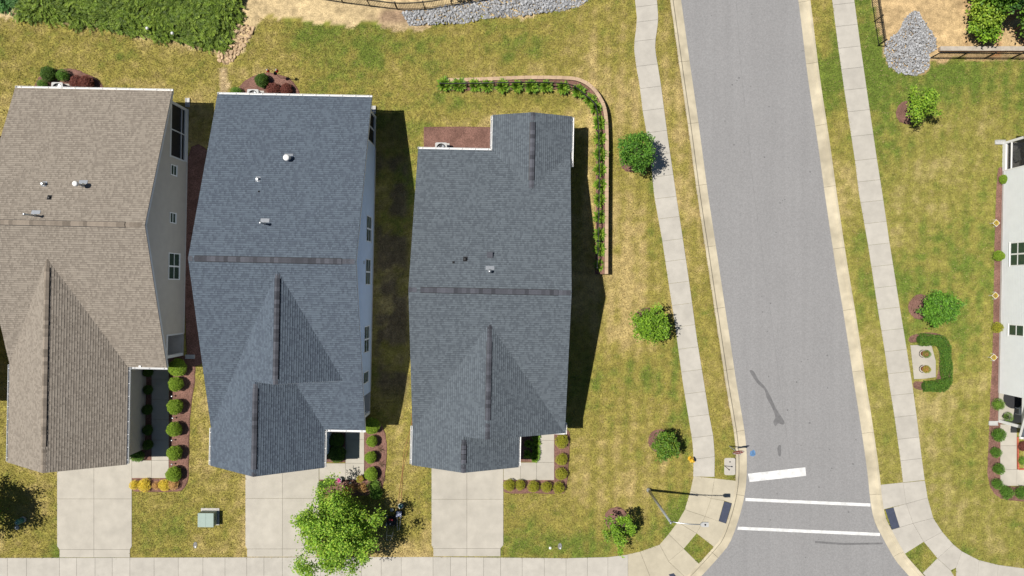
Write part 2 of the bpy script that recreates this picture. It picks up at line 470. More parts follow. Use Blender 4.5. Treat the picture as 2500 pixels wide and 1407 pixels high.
marking('stop_line', [(1826, 1157), (1966, 1141), (1968, 1162), (1830, 1177)], M['paint'], 'wide white stop line painted across one lane')
marking('crosswalk_line', [(1820, 1216), (2125, 1229.5), (2125, 1237), (1820, 1223.5)], M['paint'], 'upper of two white crosswalk lines')
marking('crosswalk_line', [(1802, 1286), (2148, 1301.5), (2148, 1309), (1800, 1293.5)], M['paint'], 'lower of two white crosswalk lines')
tp = smoothpoly([(1830, 906), (1840, 907), (1852, 928), (1868, 945), (1882, 970), (1896, 1000), (1914, 1028), (1912, 1037), (1900, 1034), (1893, 1041), (1888, 1030), (1893, 1018), (1883, 992), (1872, 972), (1866, 952), (1848, 935)], 4)
marking('tar_streak', tp, M['tar'], 'long dark tar streak on the asphalt', h=.004)
marking('tar_spot', smoothpoly([(1902, 1087), (1907, 1090), (1906, 1112), (1901, 1113), (1898, 1096)], 4), M['tar'], 'short dark tar spot above the stop line', h=.004)
marking('tar_seam', [(1990, 1321), (2060, 1326), (2155, 1325), (2155, 1329), (2060, 1331), (1990, 1326)], M['tar'], 'dark seam across the asphalt below the crosswalk', h=.003)
for i, (u, v, r) in enumerate([(1837, 1107, 8)]):
    marking('paint_spot', [(u + r * math.cos(t) * random.uniform(.7, 1.2), v + r * math.sin(t) * random.uniform(.7, 1.2)) for t in np.linspace(0, 2 * PI, 11)[:-1]], M['bluepaint'], 'blue spray paint mark on the asphalt', h=.003)

m = MB(); rs0 = np.random.RandomState(9)
for k in range(70):
    v = rs0.uniform(20, 1390); u = np.interp(v, [0, 1200, 1400], [1690, 1850, 1800]) + rs0.uniform(10, 1) * 26; q = px(u, v); r = rs0.uniform(.02, .07)
    m.prism([(q.x + r * math.cos(t) * rs0.uniform(.6, 1.2), q.y + r * math.sin(t) * rs0.uniform(.6, 1.2)) for t in np.linspace(0, 2 * PI, 8)[:-1]], -.12, -.0925)
tag(m.obj('oil_spots', M['tar']), 'tiny dark oil spots scattered over the asphalt', kind='stuff')['category'] = 'oil spots'
m = MB(); sl = [(1797, -10), (1808, 160), (1826, 330), (1842, 480), (1866, 660), (1890, 830), (1912, 1000), (1930, 1130)]
for a, b in zip(sl[:-1], sl[1:]): m.beam(px(*a, -.0935), px(*b, -.0935), .05, .004)
tag(m.obj('road_seam', M['tar_seam']), 'faint paving seam along the middle of the street', kind='structure')

def kerb(path, side, label):
    root = thing('kerb', label=label, kind='structure')
    P = np.array(path); S = np.concatenate([[0], np.cumsum(np.linalg.norm(np.diff(P, axis=0), axis=1))])
    at = lambda s: np.array([np.interp(s, S, P[:, 0]), np.interp(s, S, P[:, 1])])
    prof = [(0, -.4), (0, .03), (.012, .045), (.155, .045), (.175, .035), (.25, -.06), (.50, -.078), (KW, -.088), (KW, -.4)]
    L = 4.35; n = int(S[-1] / L)
    for i in range(n):
        s0, s1 = i * L + .008, (i + 1) * L - .008
        if at(s0)[0] < -42 or at(s0)[0] > 44: continue
        m = MB(); k = 10; vs = []; fs = []; q = len(prof)
        for j in range(k + 1):
            s = s0 + (s1 - s0) * j / k; c = at(s); t = at(s + .1) - at(s - .1); t /= np.linalg.norm(t) + 1e-9
            nn = np.array([-t[1], t[0]]) * side
            vs += [(c[0] + nn[0] * d, c[1] + nn[1] * d, z) for d, z in prof]
        for j in range(k):
            fs += [(j * q + a, j * q + a + 1, (j + 1) * q + a + 1, (j + 1) * q + a) for a in range(q - 1)]
        fs += [tuple(range(q)), tuple(range(k * q + q - 1, k * q - 1, -1))]
        m.add(vs, fs).obj('kerb_segment', M['kerb'], root)
    return root
kerb(KERB_L, 1, 'yellowish concrete kerb and gutter on the left of the street')
kerb(KERB_R, -1, 'yellowish concrete kerb and gutter on the right of the street')

# ------------------------------------------------------------------ pavements, driveways, walks: every slab its own piece
GAP = .006
def slabs(name, label, polys, mat, top=.045, nogr=None, mats=None):
    root = thing(name, label=label, kind='structure')
    for i, poly in enumerate(polys):
        w = PP(*poly); n = len(w)
        A = sum(w[j][0] * w[(j + 1) % n][1] - w[(j + 1) % n][0] * w[j][1] for j in range(n))
        if A < 0: w = w[::-1]
        MB().prism(inset(w, GAP), -.1, top, .010).obj('slab', mats[i] if mats else mat, root)
        NOGRASS.append(w)
    return root

JU = [-140, -88, -35, 19, 65.5, 146, 188, 233, 275, 318, 377, 436, 496, 550, 603, 645, 690, 733, 783, 833, 883, 931, 980, 1057.5, 1100, 1139, 1181, 1222, 1275, 1329, 1382, 1434, 1484, 1533]
tv = lambda u: np.interp(u, [0, 1050, 1380, 1486, 1540], [1362, 1359.5, 1362.5, 1360, 1353])
slabs('sidewalk', 'pale concrete sidewalk running along the bottom past three driveways', [[(a, tv(a)), (b, tv(b)), (b, 1413), (a, 1413)] for a, b in zip(JU[:-1], JU[1:])], M['walk'])

LE = np.array([(1530, -150), (1550, 0), (1554.6, 44), (1553, 68), (1548, 106), (1548, 123), (1552, 157), (1561, 208), (1569, 273), (1581, 341), (1590, 409), (1597, 480), (1617, 591), (1632, 692), (1648, 796), (1666.5, 934), (1680, 1016), (1690, 1077), (1693, 1118), (1692, 1163)])
RE = np.array([(1584, -150), (1604, 0), (1607, 44), (1605, 68), (1599, 106), (1600, 126), (1606, 160), (1613.6, 208), (1622, 273), (1631, 341), (1641, 409), (1651, 478), (1666, 576), (1684, 699), (1700.6, 822), (1719.5, 940), (1731, 1012), (1741.6, 1067), (1745, 1118), (1744, 1169)])
def strip(LE, RE, js, tilt):
    out = []
    for a, b in zip(js[:-1], js[1:]):
        vs = np.linspace(a, b, 4)
        l = [(np.interp(v + tilt, LE[:, 1], LE[:, 0]), min(v + tilt, LE[-1, 1])) for v in vs]
        r = [(np.interp(v - tilt, RE[:, 1], RE[:, 0]), min(v - tilt, RE[-1, 1])) for v in vs]
        out.append(l + r[::-1])
    return out
slabs('sidewalk', 'pale concrete sidewalk with a kink near the top, left of the street',
      strip(LE, RE, [-100, -45, 15, 52, 99, 160, 214, 268, 322, 377, 430, 483, 532, 586, 636, 690, 743, 796, 850, 905, 959, 1015, 1066, 1118, 1168], 3.2), M['walk'])
LE2 = np.array([(2010, -150), (2031, 0), (2046, 116), (2061, 222), (2087, 394), (2096, 470), (2119, 600), (2143, 757), (2160, 861), (2170, 934), (2183.5, 1019), (2198, 1125), (2204, 1178)])
RE2 = np.array([(2064, -150), (2085, 0), (2100.5, 113), (2115, 215), (2140, 386), (2153, 468), (2171, 591), (2196, 749), (2213, 852), (2226, 934), (2237, 1013), (2250, 1120), (2257.5, 1175)])
slabs('sidewalk', 'pale concrete sidewalk on the right of the street, straight all the way',
      strip(LE2, RE2, [-100, -45, 10, 63, 116, 167, 218, 271, 331, 390, 442, 492, 544, 596.5, 649, 700.6, 753, 805, 856, 910, 963, 1016, 1070, 1122, 1175], 3.0), M['walk'])

cl = lambda pts: [(1240 + a / 2.931, 927 + b / 2.931) for a, b in pts]
cr = lambda pts: [(1860 + a / 2.931, 927 + b / 2.931) for a, b in pts]
CL = [[(1328, 690), (1478, 706), (1455, 850), (1345, 812), (1305, 797)], [(1305, 797), (1455, 850), (1410, 978), (1265, 930)], [(1265, 930), (1410, 978), (1350, 1100), (1215, 1018)],
      [(1215, 1018), (1350, 1100), (1258, 1210), (1150, 1105)], [(1478, 706), (1640, 724), (1640, 800), (1610, 888), (1548, 866), (1455, 850)], [(1455, 850), (1548, 866), (1507, 1012), (1410, 978)],
      [(1410, 978), (1575, 1034), (1535, 1138), (1478, 1200), (1350, 1100)], [(1150, 1105), (1258, 1210), (1150, 1300), (1085, 1180)], [(1258, 1210), (1372, 1322), (1275, 1420), (1150, 1300)],
      [(1085, 1180), (1150, 1300), (1275, 1420), (1240, 1460), (1030, 1440), (945, 1230)], [(945, 1230), (1030, 1440), (859, 1430), (859, 1249)]]
slabs('corner_pavement', 'tan concrete slabs of the curved corner ramp left of the street', [cl(p) for p in CL], M['walk_warm'], .040)
CR = [[(1008, 737), (1165, 722), (1185, 845), (1032, 888)], [(1032, 888), (1185, 845), (1225, 990), (1080, 1028)], [(1080, 1028), (1225, 990), (1290, 1090), (1157, 1160)], [(1157, 1160), (1290, 1090), (1368, 1178), (1255, 1278)],
      [(1255, 1278), (1368, 1178), (1430, 1228), (1388, 1345), (1350, 1365)], [(1430, 1228), (1550, 1290), (1540, 1450), (1388, 1430), (1388, 1345)], [(1550, 1290), (1690, 1325), (1680, 1470), (1540, 1450)],
      [(1690, 1325), (1890, 1352), (1890, 1480), (1680, 1470)], [(1890, 1352), (2100, 1360), (2100, 1490), (1890, 1480)], [(845, 752), (1008, 735), (1032, 888), (940, 910), (870, 928), (852, 842)], [(940, 912), (1032, 888), (1080, 1028), (984, 1057)],
      [(915, 1078), (1080, 1028), (1157, 1160), (1022, 1246)], [(1150, 1383), (1255, 1278), (1350, 1365), (1388, 1430), (1200, 1440)]]
slabs('corner_pavement', 'pale concrete slabs of the curved corner ramp right of the street', [cr(p) for p in CR], M['walk'], .040)
def pad(uv, label):
    root = thing('tactile_pad', label=label, cat='paving pad', group='dark pads at the kerb ramps')
    w = PP(*uv); MB().prism(inset(w[::-1], .012), -.1, .047, .01).obj('panel', M['pad'], root)
    a, b, c, d = [np.array(q) for q in w]; m = MB()
    for i in range(11):
        for j in range(20):
            q = a + (b - a) * (i + .7) / 11.4 + (d - a) * (j + .7) / 20.4
            m.lathe([(.022, .045), (.014, .056)], 6, (q[0], q[1], 0))
    tag(m.obj('dome_studs', M['pad'], root), kind='stuff'); NOGRASS.append(w)
pad(cl([(1548, 868), (1602, 885), (1560, 1030), (1507, 1012)]), 'dark blue-grey tactile pad set in the left corner ramp')
pad(cr([(880, 928), (940, 912), (984, 1057), (928, 1073)]), 'dark blue-grey tactile pad set in the right corner ramp')
pad([(1632, 1402), (1645, 1399), (1655, 1412), (1640, 1416)], 'dark tactile pad cut off by the bottom edge of the picture')

def drive(name, label, l, c, r, l2, r2, j1, j2, bot, top=1085):
    P = [[(l, top), (c, top), (c, j1), (l, j1)], [(c, top), (r, top), (r, j1), (c, j1)], [(l, j1), (c, j1), (c, j2), (l2, j2), (l, j2 - 8)], [(c, j1), (r, j1), (r, j2 - 8), (r2, j2), (c, j2)],
         [(l2, j2), (c, j2), (c, bot), (l2, bot)], [(c, j2), (r2, j2), (r2, bot), (c, bot)]]
    slabs(name, label, P, M['drive'], .04)
drive('driveway', 'concrete driveway of the tan-roofed house', 140, 230, 322.5, 146, 318, 1218, 1341.5, 1361)
drive('driveway', 'concrete driveway beside the big green tree', 599.5, 690, 779, 603.5, 773, 1217, 1340, 1359.5)
drive('driveway', 'concrete driveway of the corner house', 1053.5, 1140, 1229, 1058, 1222, 1219, 1339, 1358.5)
rc = lambda a, b, c, d: [(a, c), (b, c), (b, d), (a, d)]
slabs('front_walk', 'concrete front walk in the shade beside the tan-roofed house', [rc(371, 413, y0, y1) for y0, y1 in zip([878, 926, 975, 1024, 1074, 1124], [926, 975, 1024, 1074, 1124, 1167])] + [rc(323, 371, 1124, 1167)], M['drive'], .065)
slabs('front_walk', 'concrete front walk of the house with the big tree in front', [rc(844, 889.5, 1020, 1073), rc(844, 889.5, 1073, 1131), rc(844, 889.5, 1131, 1171), rc(780, 844, 1131, 1171)], M['drive'], .065)
slabs('front_walk', 'bright concrete front walk of the corner house', [rc(1310, 1353, 1030, 1075), rc(1310, 1353, 1075, 1129), rc(1310, 1353, 1129, 1172), rc(1271, 1310, 1129, 1172), rc(1229.5, 1271, 1129, 1172)], M['drive'], .065)
slabs('front_walk', 'concrete front walk of the white-sided house on the right', [rc(2441, 2481, 1036, 1088), rc(2441, 2481, 1088, 1146), rc(2441, 2481, 1146, 1186), rc(2481, 2560, 1146, 1186)], M['drive'], .065)

# ------------------------------------------------------------------ mulch beds
def bed(uv, label, k=5, h=.05, smooth=True, parent=None):
    w = PP(*uv)
    if smooth: w = smoothpoly(w, k)
    n = len(w)
    A = sum(w[j][0] * w[(j + 1) % n][1] - w[(j + 1) % n][0] * w[j][1] for j in range(n))
    if A < 0: w = w[::-1]
    w = [(x + random.uniform(-.03, .03), y + random.uniform(-.03, .03)) for x, y in w]
    zs = [g1(x, y) for x, y in w]
    if max(zs) - min(zs) < .03:
        m = MB().prism(w, -.12, h + max(zs), .06)
    else:
        m = MB(); ins = inset(w, .08)
        vs = [(x, y, z - .15) for (x, y), z in zip(w, zs)] + [(x, y, z + h) for (x, y), z in zip(ins, [g1(*q) for q in ins])]
        m.add(vs, [tuple(range(n, 2 * n))] + [(i, (i + 1) % n, n + (i + 1) % n, n + i) for i in range(n)])
    o = m.obj('mulch_bed', M['mulch'])
    NOGRASS.append(w)
    return tag(o, label, kind='structure')
bed([(88, 222), (95, 190), (120, 176), (172, 167), (210, 180), (240, 196), (248, 224), (160, 232)], 'brown mulch bed behind the tan-roofed house')
bed([(570, 240), (586, 210), (612, 190), (652, 178), (690, 184), (716, 200), (730, 240), (650, 246)], 'brown mulch bed behind the middle house')
bed([(1034, 310), (1120, 310), (1206, 311), (1206, 380), (1034, 380)], 'bare rectangular mulch bed behind the corner house', smooth=False)
bed([(456, 390), (530, 400), (520, 560), (510, 700), (512, 860), (476, 895), (456, 880)], 'strip of dark mulch between the two left houses', h=.035)
bed([(405, 872), (470, 880), (476, 930), (466, 1000), (462, 1100), (461, 1160), (452, 1190), (432, 1200), (380, 1202), (326, 1200), (326, 1180), (327, 1160), (405, 1158), (405, 1000)], 'brown mulch bed with round shrubs along the front walk of the tan-roofed house', k=4)
bed([(338, 880), (371, 880), (371, 1123), (322, 1123), (322, 1090), (338, 1085)], 'shaded mulch bed along the garage of the tan-roofed house', smooth=False)
bed([(890, 1030), (930, 1036), (945, 1070), (946, 1130), (940, 1175), (930, 1200), (890, 1212), (786, 1210), (784, 1190), (784, 1164), (882, 1164), (882, 1100)], 'mulch bed along the front walk of the middle house', k=4)
bed([(790, 1030), (843, 1030), (843, 1130), (790, 1130)], 'shaded mulch bed beside the garage of the middle house', smooth=False)
bed([(1347, 1050), (1388, 1052), (1392, 1075), (1389, 1130), (1386, 1170), (1382, 1196), (1366, 1206), (1300, 1205), (1234, 1203), (1233, 1185), (1234, 1166), (1346, 1166), (1346, 1100)], 'mulch bed with yellow-green shrubs round the corner house walk', k=3)
bed([(1262, 1050), (1309, 1050), (1309, 1128), (1262, 1128)], 'shaded mulch bed by the garage of the corner house', smooth=False)
bed([(2434, 428), (2450, 430), (2446, 620), (2441, 900), (2448, 1040), (2449, 1180), (2560, 1180), (2560, 1224), (2470, 1222), (2438, 1214), (2418, 1190), (2411, 1150), (2413, 1080), (2418, 960), (2424, 800), (2428, 600)], 'long mulch bed along the white-sided house', k=4)
for (u, v, r, lb) in [(1540, 394, 27, 'kink in the left sidewalk'), (1580, 782, 31, 'middle of the left sidewalk'), (1610, 1076, 28, 'yellow hydrant'), (1505, 1267, 29, 'street lamp'),
                      (2216, 276, 29, 'pale rock pile'), (2248, 750, 31, 'clipped hedge')]:
    bed([(u + r * math.cos(t), v + r * math.sin(t)) for t in np.linspace(0, 2 * PI, 13)[:-1]], 'round mulch ring of the tree near the ' + lb, k=3, h=.07)
bed([(2224, 838), (2222, 822), (2250, 813), (2300, 818), (2318, 850), (2318, 945), (2240, 952), (2232, 930), (2284, 930), (2288, 840)], 'mulch strip round the small concrete pad on the right lawn', k=3, h=.04)
# ------------------------------------------------------------------ lapped surfaces (shingle courses, siding boards) as real geometry
def clip_convex(poly, C):
    out = poly
    n = len(C)
    for i in range(n):
        ax, ay = C[i]; bx, by = C[(i + 1) % n]; ex, ey = bx - ax, by - ay
        inp = out; out = []
        if not inp: break
        for j in range(len(inp)):
            p = inp[j - 1]; q = inp[j]
            dp = ex * (p[1] - ay) - ey * (p[0] - ax); dq = ex * (q[1] - ay) - ey * (q[0] - ax)
            if dq >= -1e-9:
                if dp < -1e-9:
                    t = dp / (dp - dq); out.append((p[0] + t * (q[0] - p[0]), p[1] + t * (q[1] - p[1])))
                out.append(q)
            elif dp >= -1e-9:
                t = dp / (dp - dq); out.append((p[0] + t * (q[0] - p[0]), p[1] + t * (q[1] - p[1])))
    return out

class Lap:
    """courses of overlapping pieces on plane polygons, gathered into one mesh"""
    def __init__(s): s.v = []; s.f = []; s.c = []
    def plane(s, poly, exposure, thick, wlo, whi, colfn, out, t_off=0.0, band=None):
        P = [Vector(q) for q in poly]
        n = (P[1] - P[0]).cross(P[2] - P[0]).normalized()
        if n.dot(Vector(out)) < 0: n = -n; 
        if abs(n.z) > .9995: b = Vector((0, 1, 0))
        else: b = (Vector((0, 0, 1)) - n * n.z).normalized()
        a = b.cross(n).normalized()
        O = Vector((0, 0, 0)) if t_off else min(P, key=lambda q: q.dot(b))
        O = min(P, key=lambda q: q.dot(b)) if not t_off else P[0] - b * (P[0].dot(b))
        Q = [((q - O).dot(a), (q - O).dot(b)) for q in P]
        m = len(Q); A = sum(Q[i][0] * Q[(i + 1) % m][1] - Q[(i + 1) % m][0] * Q[i][1] for i in range(m))
        if A < 0: Q = Q[::-1]
        smin = min(q[0] for q in Q); smax = max(q[0] for q in Q); t1 = max(q[1] for q in Q); t0 = min(q[1] for q in Q)
        k0 = int(math.floor(t0 / exposure + 1e-6)); k = k0
        while k * exposure < t1:
            y0 = k * exposure; y1 = y0 + exposure
            x = smin - random.uniform(0, wlo)
            while x < smax:
                wdt = random.uniform(wlo, whi); x1 = x + wdt
                c, lift = colfn(x + wdt / 2, y0, k)
                th = thick + lift
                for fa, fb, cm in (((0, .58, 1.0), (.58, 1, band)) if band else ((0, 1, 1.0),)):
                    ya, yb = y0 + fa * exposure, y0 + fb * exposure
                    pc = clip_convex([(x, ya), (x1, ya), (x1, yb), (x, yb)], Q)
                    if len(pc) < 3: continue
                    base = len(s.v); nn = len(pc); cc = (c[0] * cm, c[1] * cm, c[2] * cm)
                    for (px_, py_) in pc:
                        h = .006 + th * (1 - (py_ - y0) / exposure) + lift * .5
                        s.v.append(O + a * px_ + b * py_ + n * h); s.c.append(cc)
                    s.f.append(tuple(range(base, base + nn)))
                    if fa > 0: continue
                    for i in range(nn):
                        p, q = pc[i], pc[(i + 1) % nn]
                        if abs(p[1] - y0) < 1e-6 and abs(q[1] - y0) < 1e-6 and abs(p[0] - q[0]) > 1e-4:
                            bb = len(s.v)
                            for (px_, py_), h in ((p, -.004), (q, -.004), (q, .006 + th + lift * .5), (p, .006 + th + lift * .5)):
                                s.v.append(O + a * px_ + b * py_ + n * h); s.c.append((c[0] * .8, c[1] * .8, c[2] * .8))
                            s.f.append((bb, bb + 1, bb + 2, bb + 3))
                x = x1
            k += 1
    def obj(s, name, mat, parent, attr=True):
        me = bpy.data.meshes.new(name); me.from_pydata([tuple(q) for q in s.v], [], s.f); me.update()
        if attr: addcol(me, s.c)
        me.materials.append(mat)
        return link(name, me, parent)

def shingle_fn(light, dark, seed):
    rs = np.random.RandomState(seed); ph = rs.rand() * 10
    L = np.array(light); D = np.array(dark)
    def fn(s, t, k):
        patch = float(vnoise(np.array(s * .9 + t * .7 + ph + 40), np.array(t * 1.6 - s * .25 + 40), seed))
        r = random.random()
        tooth = r < .42
        m = .84 + .10 * patch + random.uniform(-.07, .07)
        if tooth: m = m * .66
        m = min(1, max(0, m))
        c = (D + (L - D) * m) * random.uniform(.94, 1.06)
        return (float(c[0]), float(c[1]), float(c[2])), (.0 if tooth else .006)
    return fn
FN_DARK = shingle_fn((.126, .148, .168), (.052, .061, .076), 3)
FN_DARK2 = shingle_fn((.112, .140, .174), (.050, .059, .084), 5)
FN_TAN = shingle_fn((.300, .262, .218), (.155, .130, .107), 8)
M['cap_dark'] = pmat('ridge_cap_dark', (.075, .078, .092), .9, .1, 6, .4, 90, objvar=.35, spec=.1)
M['cap_tan'] = pmat('ridge_cap_tan', (.22, .185, .15), .9, .1, 6, .4, 90, objvar=.28, spec=.1)
M['screen_clear'] = bpy.data.materials.new('thin_screen')
M['screen_clear'].use_nodes = True
_n = M['screen_clear'].node_tree; _b = _n.nodes['Principled BSDF']; _b.inputs['Base Color'].default_value = (.03, .03, .035, 1); _b.inputs['Roughness'].default_value = .6
_t = _n.nodes.new('ShaderNodeBsdfTransparent'); _m = _n.nodes.new('ShaderNodeMixShader'); _m.inputs[0].default_value = .45
_n.links.new(_t.outputs[0], _m.inputs[1]); _n.links.new(_b.outputs[0], _m.inputs[2]); _n.links.new(_m.outputs[0], _n.nodes['Material Output'].inputs[0])

def ext(m, poly, vec):
    """extrude a 3-D polygon"""
    n = len(poly); P = [Vector(q) for q in poly]; w = Vector(vec)
    return m.add(P + [q + w for q in P], [tuple(range(n)), tuple(range(2 * n - 1, n - 1, -1))] + [(i, (i + 1) % n, n + (i + 1) % n, n + i) for i in range(n)])

class House:
    def __init__(s, name, label, cx, cy, th, fn, deck, cap, trim, siding):
        s.root = thing(name, (cx, cy, 0), th, label, 'house')
        s.cx, s.cy, s.th = cx, cy, th
        s.fn, s.cap, s.trim, s.siding = fn, cap, trim, siding
        s.deckm = MB(); s.deckmat = deck; s.lap = Lap(); s.core = MB()
    def local(s, u, v, z):
        q = px(u, v, z); dx, dy = q.x - s.cx, q.y - s.cy; c, n = math.cos(-s.th), math.sin(-s.th)
        return Vector((dx * c - dy * n, dx * n + dy * c, z))
    def roofplane(s, poly):
        ext(s.deckm, poly, (0, 0, -.17))
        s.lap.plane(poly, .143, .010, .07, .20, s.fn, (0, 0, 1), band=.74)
    def finish(s):
        s.roof = s.deckm.obj('roof', s.deckmat, s.root)
        tag(s.lap.obj('shingles', M['shingle'], s.roof), kind='stuff')
        s.core.obj('wall', s.siding, s.root)
    def gutter(s, p, q, outdir, mat=None):
        p, q, o = Vector(p), Vector(q), Vector(outdir); m = MB()
        d = (q - p).normalized(); p = p - d * .02; q = q + d * .02
        m.beam(p + o * .02 + Vector((0, 0, -.085)), q + o * .02 + Vector((0, 0, -.085)), .014, .13)
        m.beam(p + o * .125 + Vector((0, 0, -.075)), q + o * .125 + Vector((0, 0, -.075)), .022, .11)
        m.beam(p + o * .07 + Vector((0, 0, -.14)), q + o * .07 + Vector((0, 0, -.14)), .13, .014)
        k = int((q - p).length / .9)
        for i in range(k + 1):
            c = p + (q - p) * (i + .3) / (k + .6); m.beam(c + o * .015 + Vector((0, 0, -.022)), c + o * .135 + Vector((0, 0, -.022)), .035, .012)
        for e in (p, q): m.beam(e + o * .01 + Vector((0, 0, -.08)), e + o * .135 + Vector((0, 0, -.08)), .012, .125)
        m.obj('gutter', mat or s.trim, s.root)
    def fascia(s, p, q, out):
        p, q, o = Vector(p), Vector(q), Vector(out)
        MB().beam(p - o * .009 + Vector((0, 0, -.125)), q - o * .009 + Vector((0, 0, -.125)), .03, .19).obj('rake_board', s.trim, s.root)
    def ridge(s, p, q, pitch, v0, v1, lift=.075):
        """cap shingles along the ridge p->q; between fractions v0..v1 (metres from p) they sit on a raised vent"""
        p, q = Vector(p), Vector(q); L = (q - p).length; d = (q - p).normalized(); side = d.cross(Vector((0, 0, 1))).normalized()
        ang = math.atan2(d.y, d.x)
        def vee(hw, ln, z0, z1, tilt=0.0):
            m = MB(); dz = hw * pitch
            vs = []
            for x, zz in ((0, tilt), (ln, 0)):
                vs += [(x, -hw, -dz + z0), (x, 0, z0), (x, hw, -dz + z0), (x, -hw, -dz + z1 + zz), (x, 0, z1 + zz), (x, hw, -dz + z1 + zz)]
            m.add(vs, [(0, 1, 4, 3), (1, 2, 5, 4), (9, 10, 7, 6), (10, 11, 8, 7), (3, 4, 10, 9), (4, 5, 11, 10), (1, 0, 6, 7), (2, 1, 7, 8), (0, 3, 9, 6), (5, 2, 8, 11)])
            return m
        vent = vee(.185, v1 - v0, -.02, lift - .03).obj('ridge_vent', M['dark'], s.root, loc=p + d * v0, rot=(0, 0, ang))
        capme = vee(.155, .262, lift - .031, lift + .006, .012).mesh('cap_shingle', s.cap)
        n = max(1, int((v1 - v0) / .25))
        for i in range(n):
            link('cap_shingle', capme, vent, loc=(i * (v1 - v0) / n, 0, 0))
        flat = vee(.15, .262, .0, .022, .01).mesh('cap_shingle', s.cap)
        for a, b in ((0, v0 - .02), (v1 + .02, L)):
            k = int((b - a) / .25)
            for i in range(k): link('cap_shingle', flat, vent, loc=(a - v0 + i * .25, 0, -.0))
    def pipe(s, ub, vb, hgt, rad, capr, mat=None, z=4.5, flash=True, caph=.1):
        for _ in range(6):
            q = s.local(ub, vb, z); z = s.roofz(q.x, q.y)
        m = MB().lathe([(rad, -.1), (rad, hgt)], 14)
        o = m.obj('vent_pipe', mat or M['galv'], s.root, True, loc=(q.x, q.y, z))
        if capr:
            MB().lathe([(capr * .6, hgt - caph), (capr, hgt - caph * .8), (capr, hgt - .02), (capr * .75, hgt + .02), (.02, hgt + .035)], 16).obj('cap', M['white'] if capr > .12 else (mat or M['galv']), o, True)
        if flash:
            sl = math.copysign(s.pitch, -q.y)
            f = MB(); a = .27; fs = [(-a, .1), (a, .1), (a, .34), (-a, .34)] if q.y > 0 else [(-a, -.2), (a, -.2), (a, .2), (-a, .2)]
            ext(f, [(x, y, y * sl + .028) for x, y in fs], (0, 0, .006))
            f.lathe([(rad * 2.1, -.02), (rad * 1.05, .16)], 14)
            f.obj('flashing', M['galv'], o)
        return o
    def boot(s, ub, vb, r, h, mat, z=4.5):
        for _ in range(6):
            q = s.local(ub, vb, z); z = s.roofz(q.x, q.y)
        o = MB().lathe([(r * 1.15, -.08), (r, h * .5), (r * .8, h), (r * .55, h + .01)], 14).obj('roof_vent', mat, s.root, True, loc=(q.x, q.y, z))
        sl = math.copysign(s.pitch, -q.y); f = MB(); a = r * 1.35
        ext(f, [(x, y, y * sl + .024) for x, y in [(-a, -a), (a, -a), (a, a * 1.2), (-a, a * 1.2)]], (0, 0, .006)); f.obj('flashing', mat, o)
    def window(s, xw, sg, yc, wd, z0, z1, n=1, muntin=False):
        m = MB(); t = .062; xo = xw + sg * .035; xa, xb = sorted((xw - sg * .02, xo))
        y0, y1 = yc - wd / 2, yc + wd / 2
        m.box(xa, xb, y0 - t, y1 + t, z1, z1 + t); m.box(xa, xb, y0 - t, y1 + t, z0 - t, z0)
        m.box(xa, xb, y0 - t, y0, z0, z1); m.box(xa, xb, y1, y1 + t, z0, z1)
        m.box(*sorted((xw, xw + sg * .07)), y0 - t - .02, y1 + t + .02, z0 - t - .03, z0 - t)
        uw = wd / n
        for i in range(1, n): m.box(xa, xb, y0 + i * uw - .05, y0 + i * uw + .05, z0, z1)
        zm = (z0 + z1) / 2
        for i in range(n): m.box(*sorted((xw - sg * .01, xw + sg * .028)), y0 + i * uw, y0 + (i + 1) * uw, zm - .03, zm + .03)
        f = m.obj('window', M['white'], s.root)
        for i in range(n):
            for a, b in ((z0, zm), (zm, z1)):
                MB().box(*sorted((xw - sg * .02, xw + sg * .012)), y0 + i * uw + (.05 if i else 0), y0 + (i + 1) * uw - (.05 if i < n - 1 else 0), a + (.03 if a == zm else 0), b - (.03 if b == zm else 0)).obj('pane', M['glass'], f)
                if muntin:
                    g = MB(); yy = y0 + (i + .5) * uw; zz = (a + b) / 2; xs = sorted((xw + sg * .013, xw + sg * .018))
                    g.box(*xs, yy - .005, yy + .005, a + .03, b - .03); g.box(*xs, y0 + i * uw + .05, y0 + (i + 1) * uw - .05, zz - .005, zz + .005)
                    g.obj('muntin', M['white'], f)
    def side_siding(s, xw, sg, polys):
        L = Lap()
        for poly in polys: L.plane([(xw, y, z) for y, z in poly], .15, .014, 60, 80, lambda a, b, c: ((1, 1, 1), 0), (sg, 0, 0), t_off=1)
        tag(L.obj('siding', s.siding, s.root, False), kind='stuff')
    def prof(s, yw, drop=.2):
        e = s.ze + (s.d - yw) * s.pitch - drop
        return e, s.ze + s.d * s.pitch - drop
    def main(s, w, d, ze, pitch, vent):
        s.w, s.d, s.ze, s.pitch = w, d, ze, pitch; s.zr = zr = ze + d * pitch
        s.roofplane([(-w, d, ze), (w, d, ze), (w, 0, zr), (-w, 0, zr)])
        s.roofplane([(-w, -d, ze), (w, -d, ze), (w, 0, zr), (-w, 0, zr)])
        for sg in (-1, 1):
            for e in (-1, 1): s.fascia((sg * w, e * d, ze), (sg * w, 0, zr), (sg, 0, 0))
        s.ridge((-w, 0, zr), (w, 0, zr), pitch, vent[0] + w, vent[1] + w)
    def roofz(s, x, y): return s.ze + (s.d - abs(y)) * s.pitch
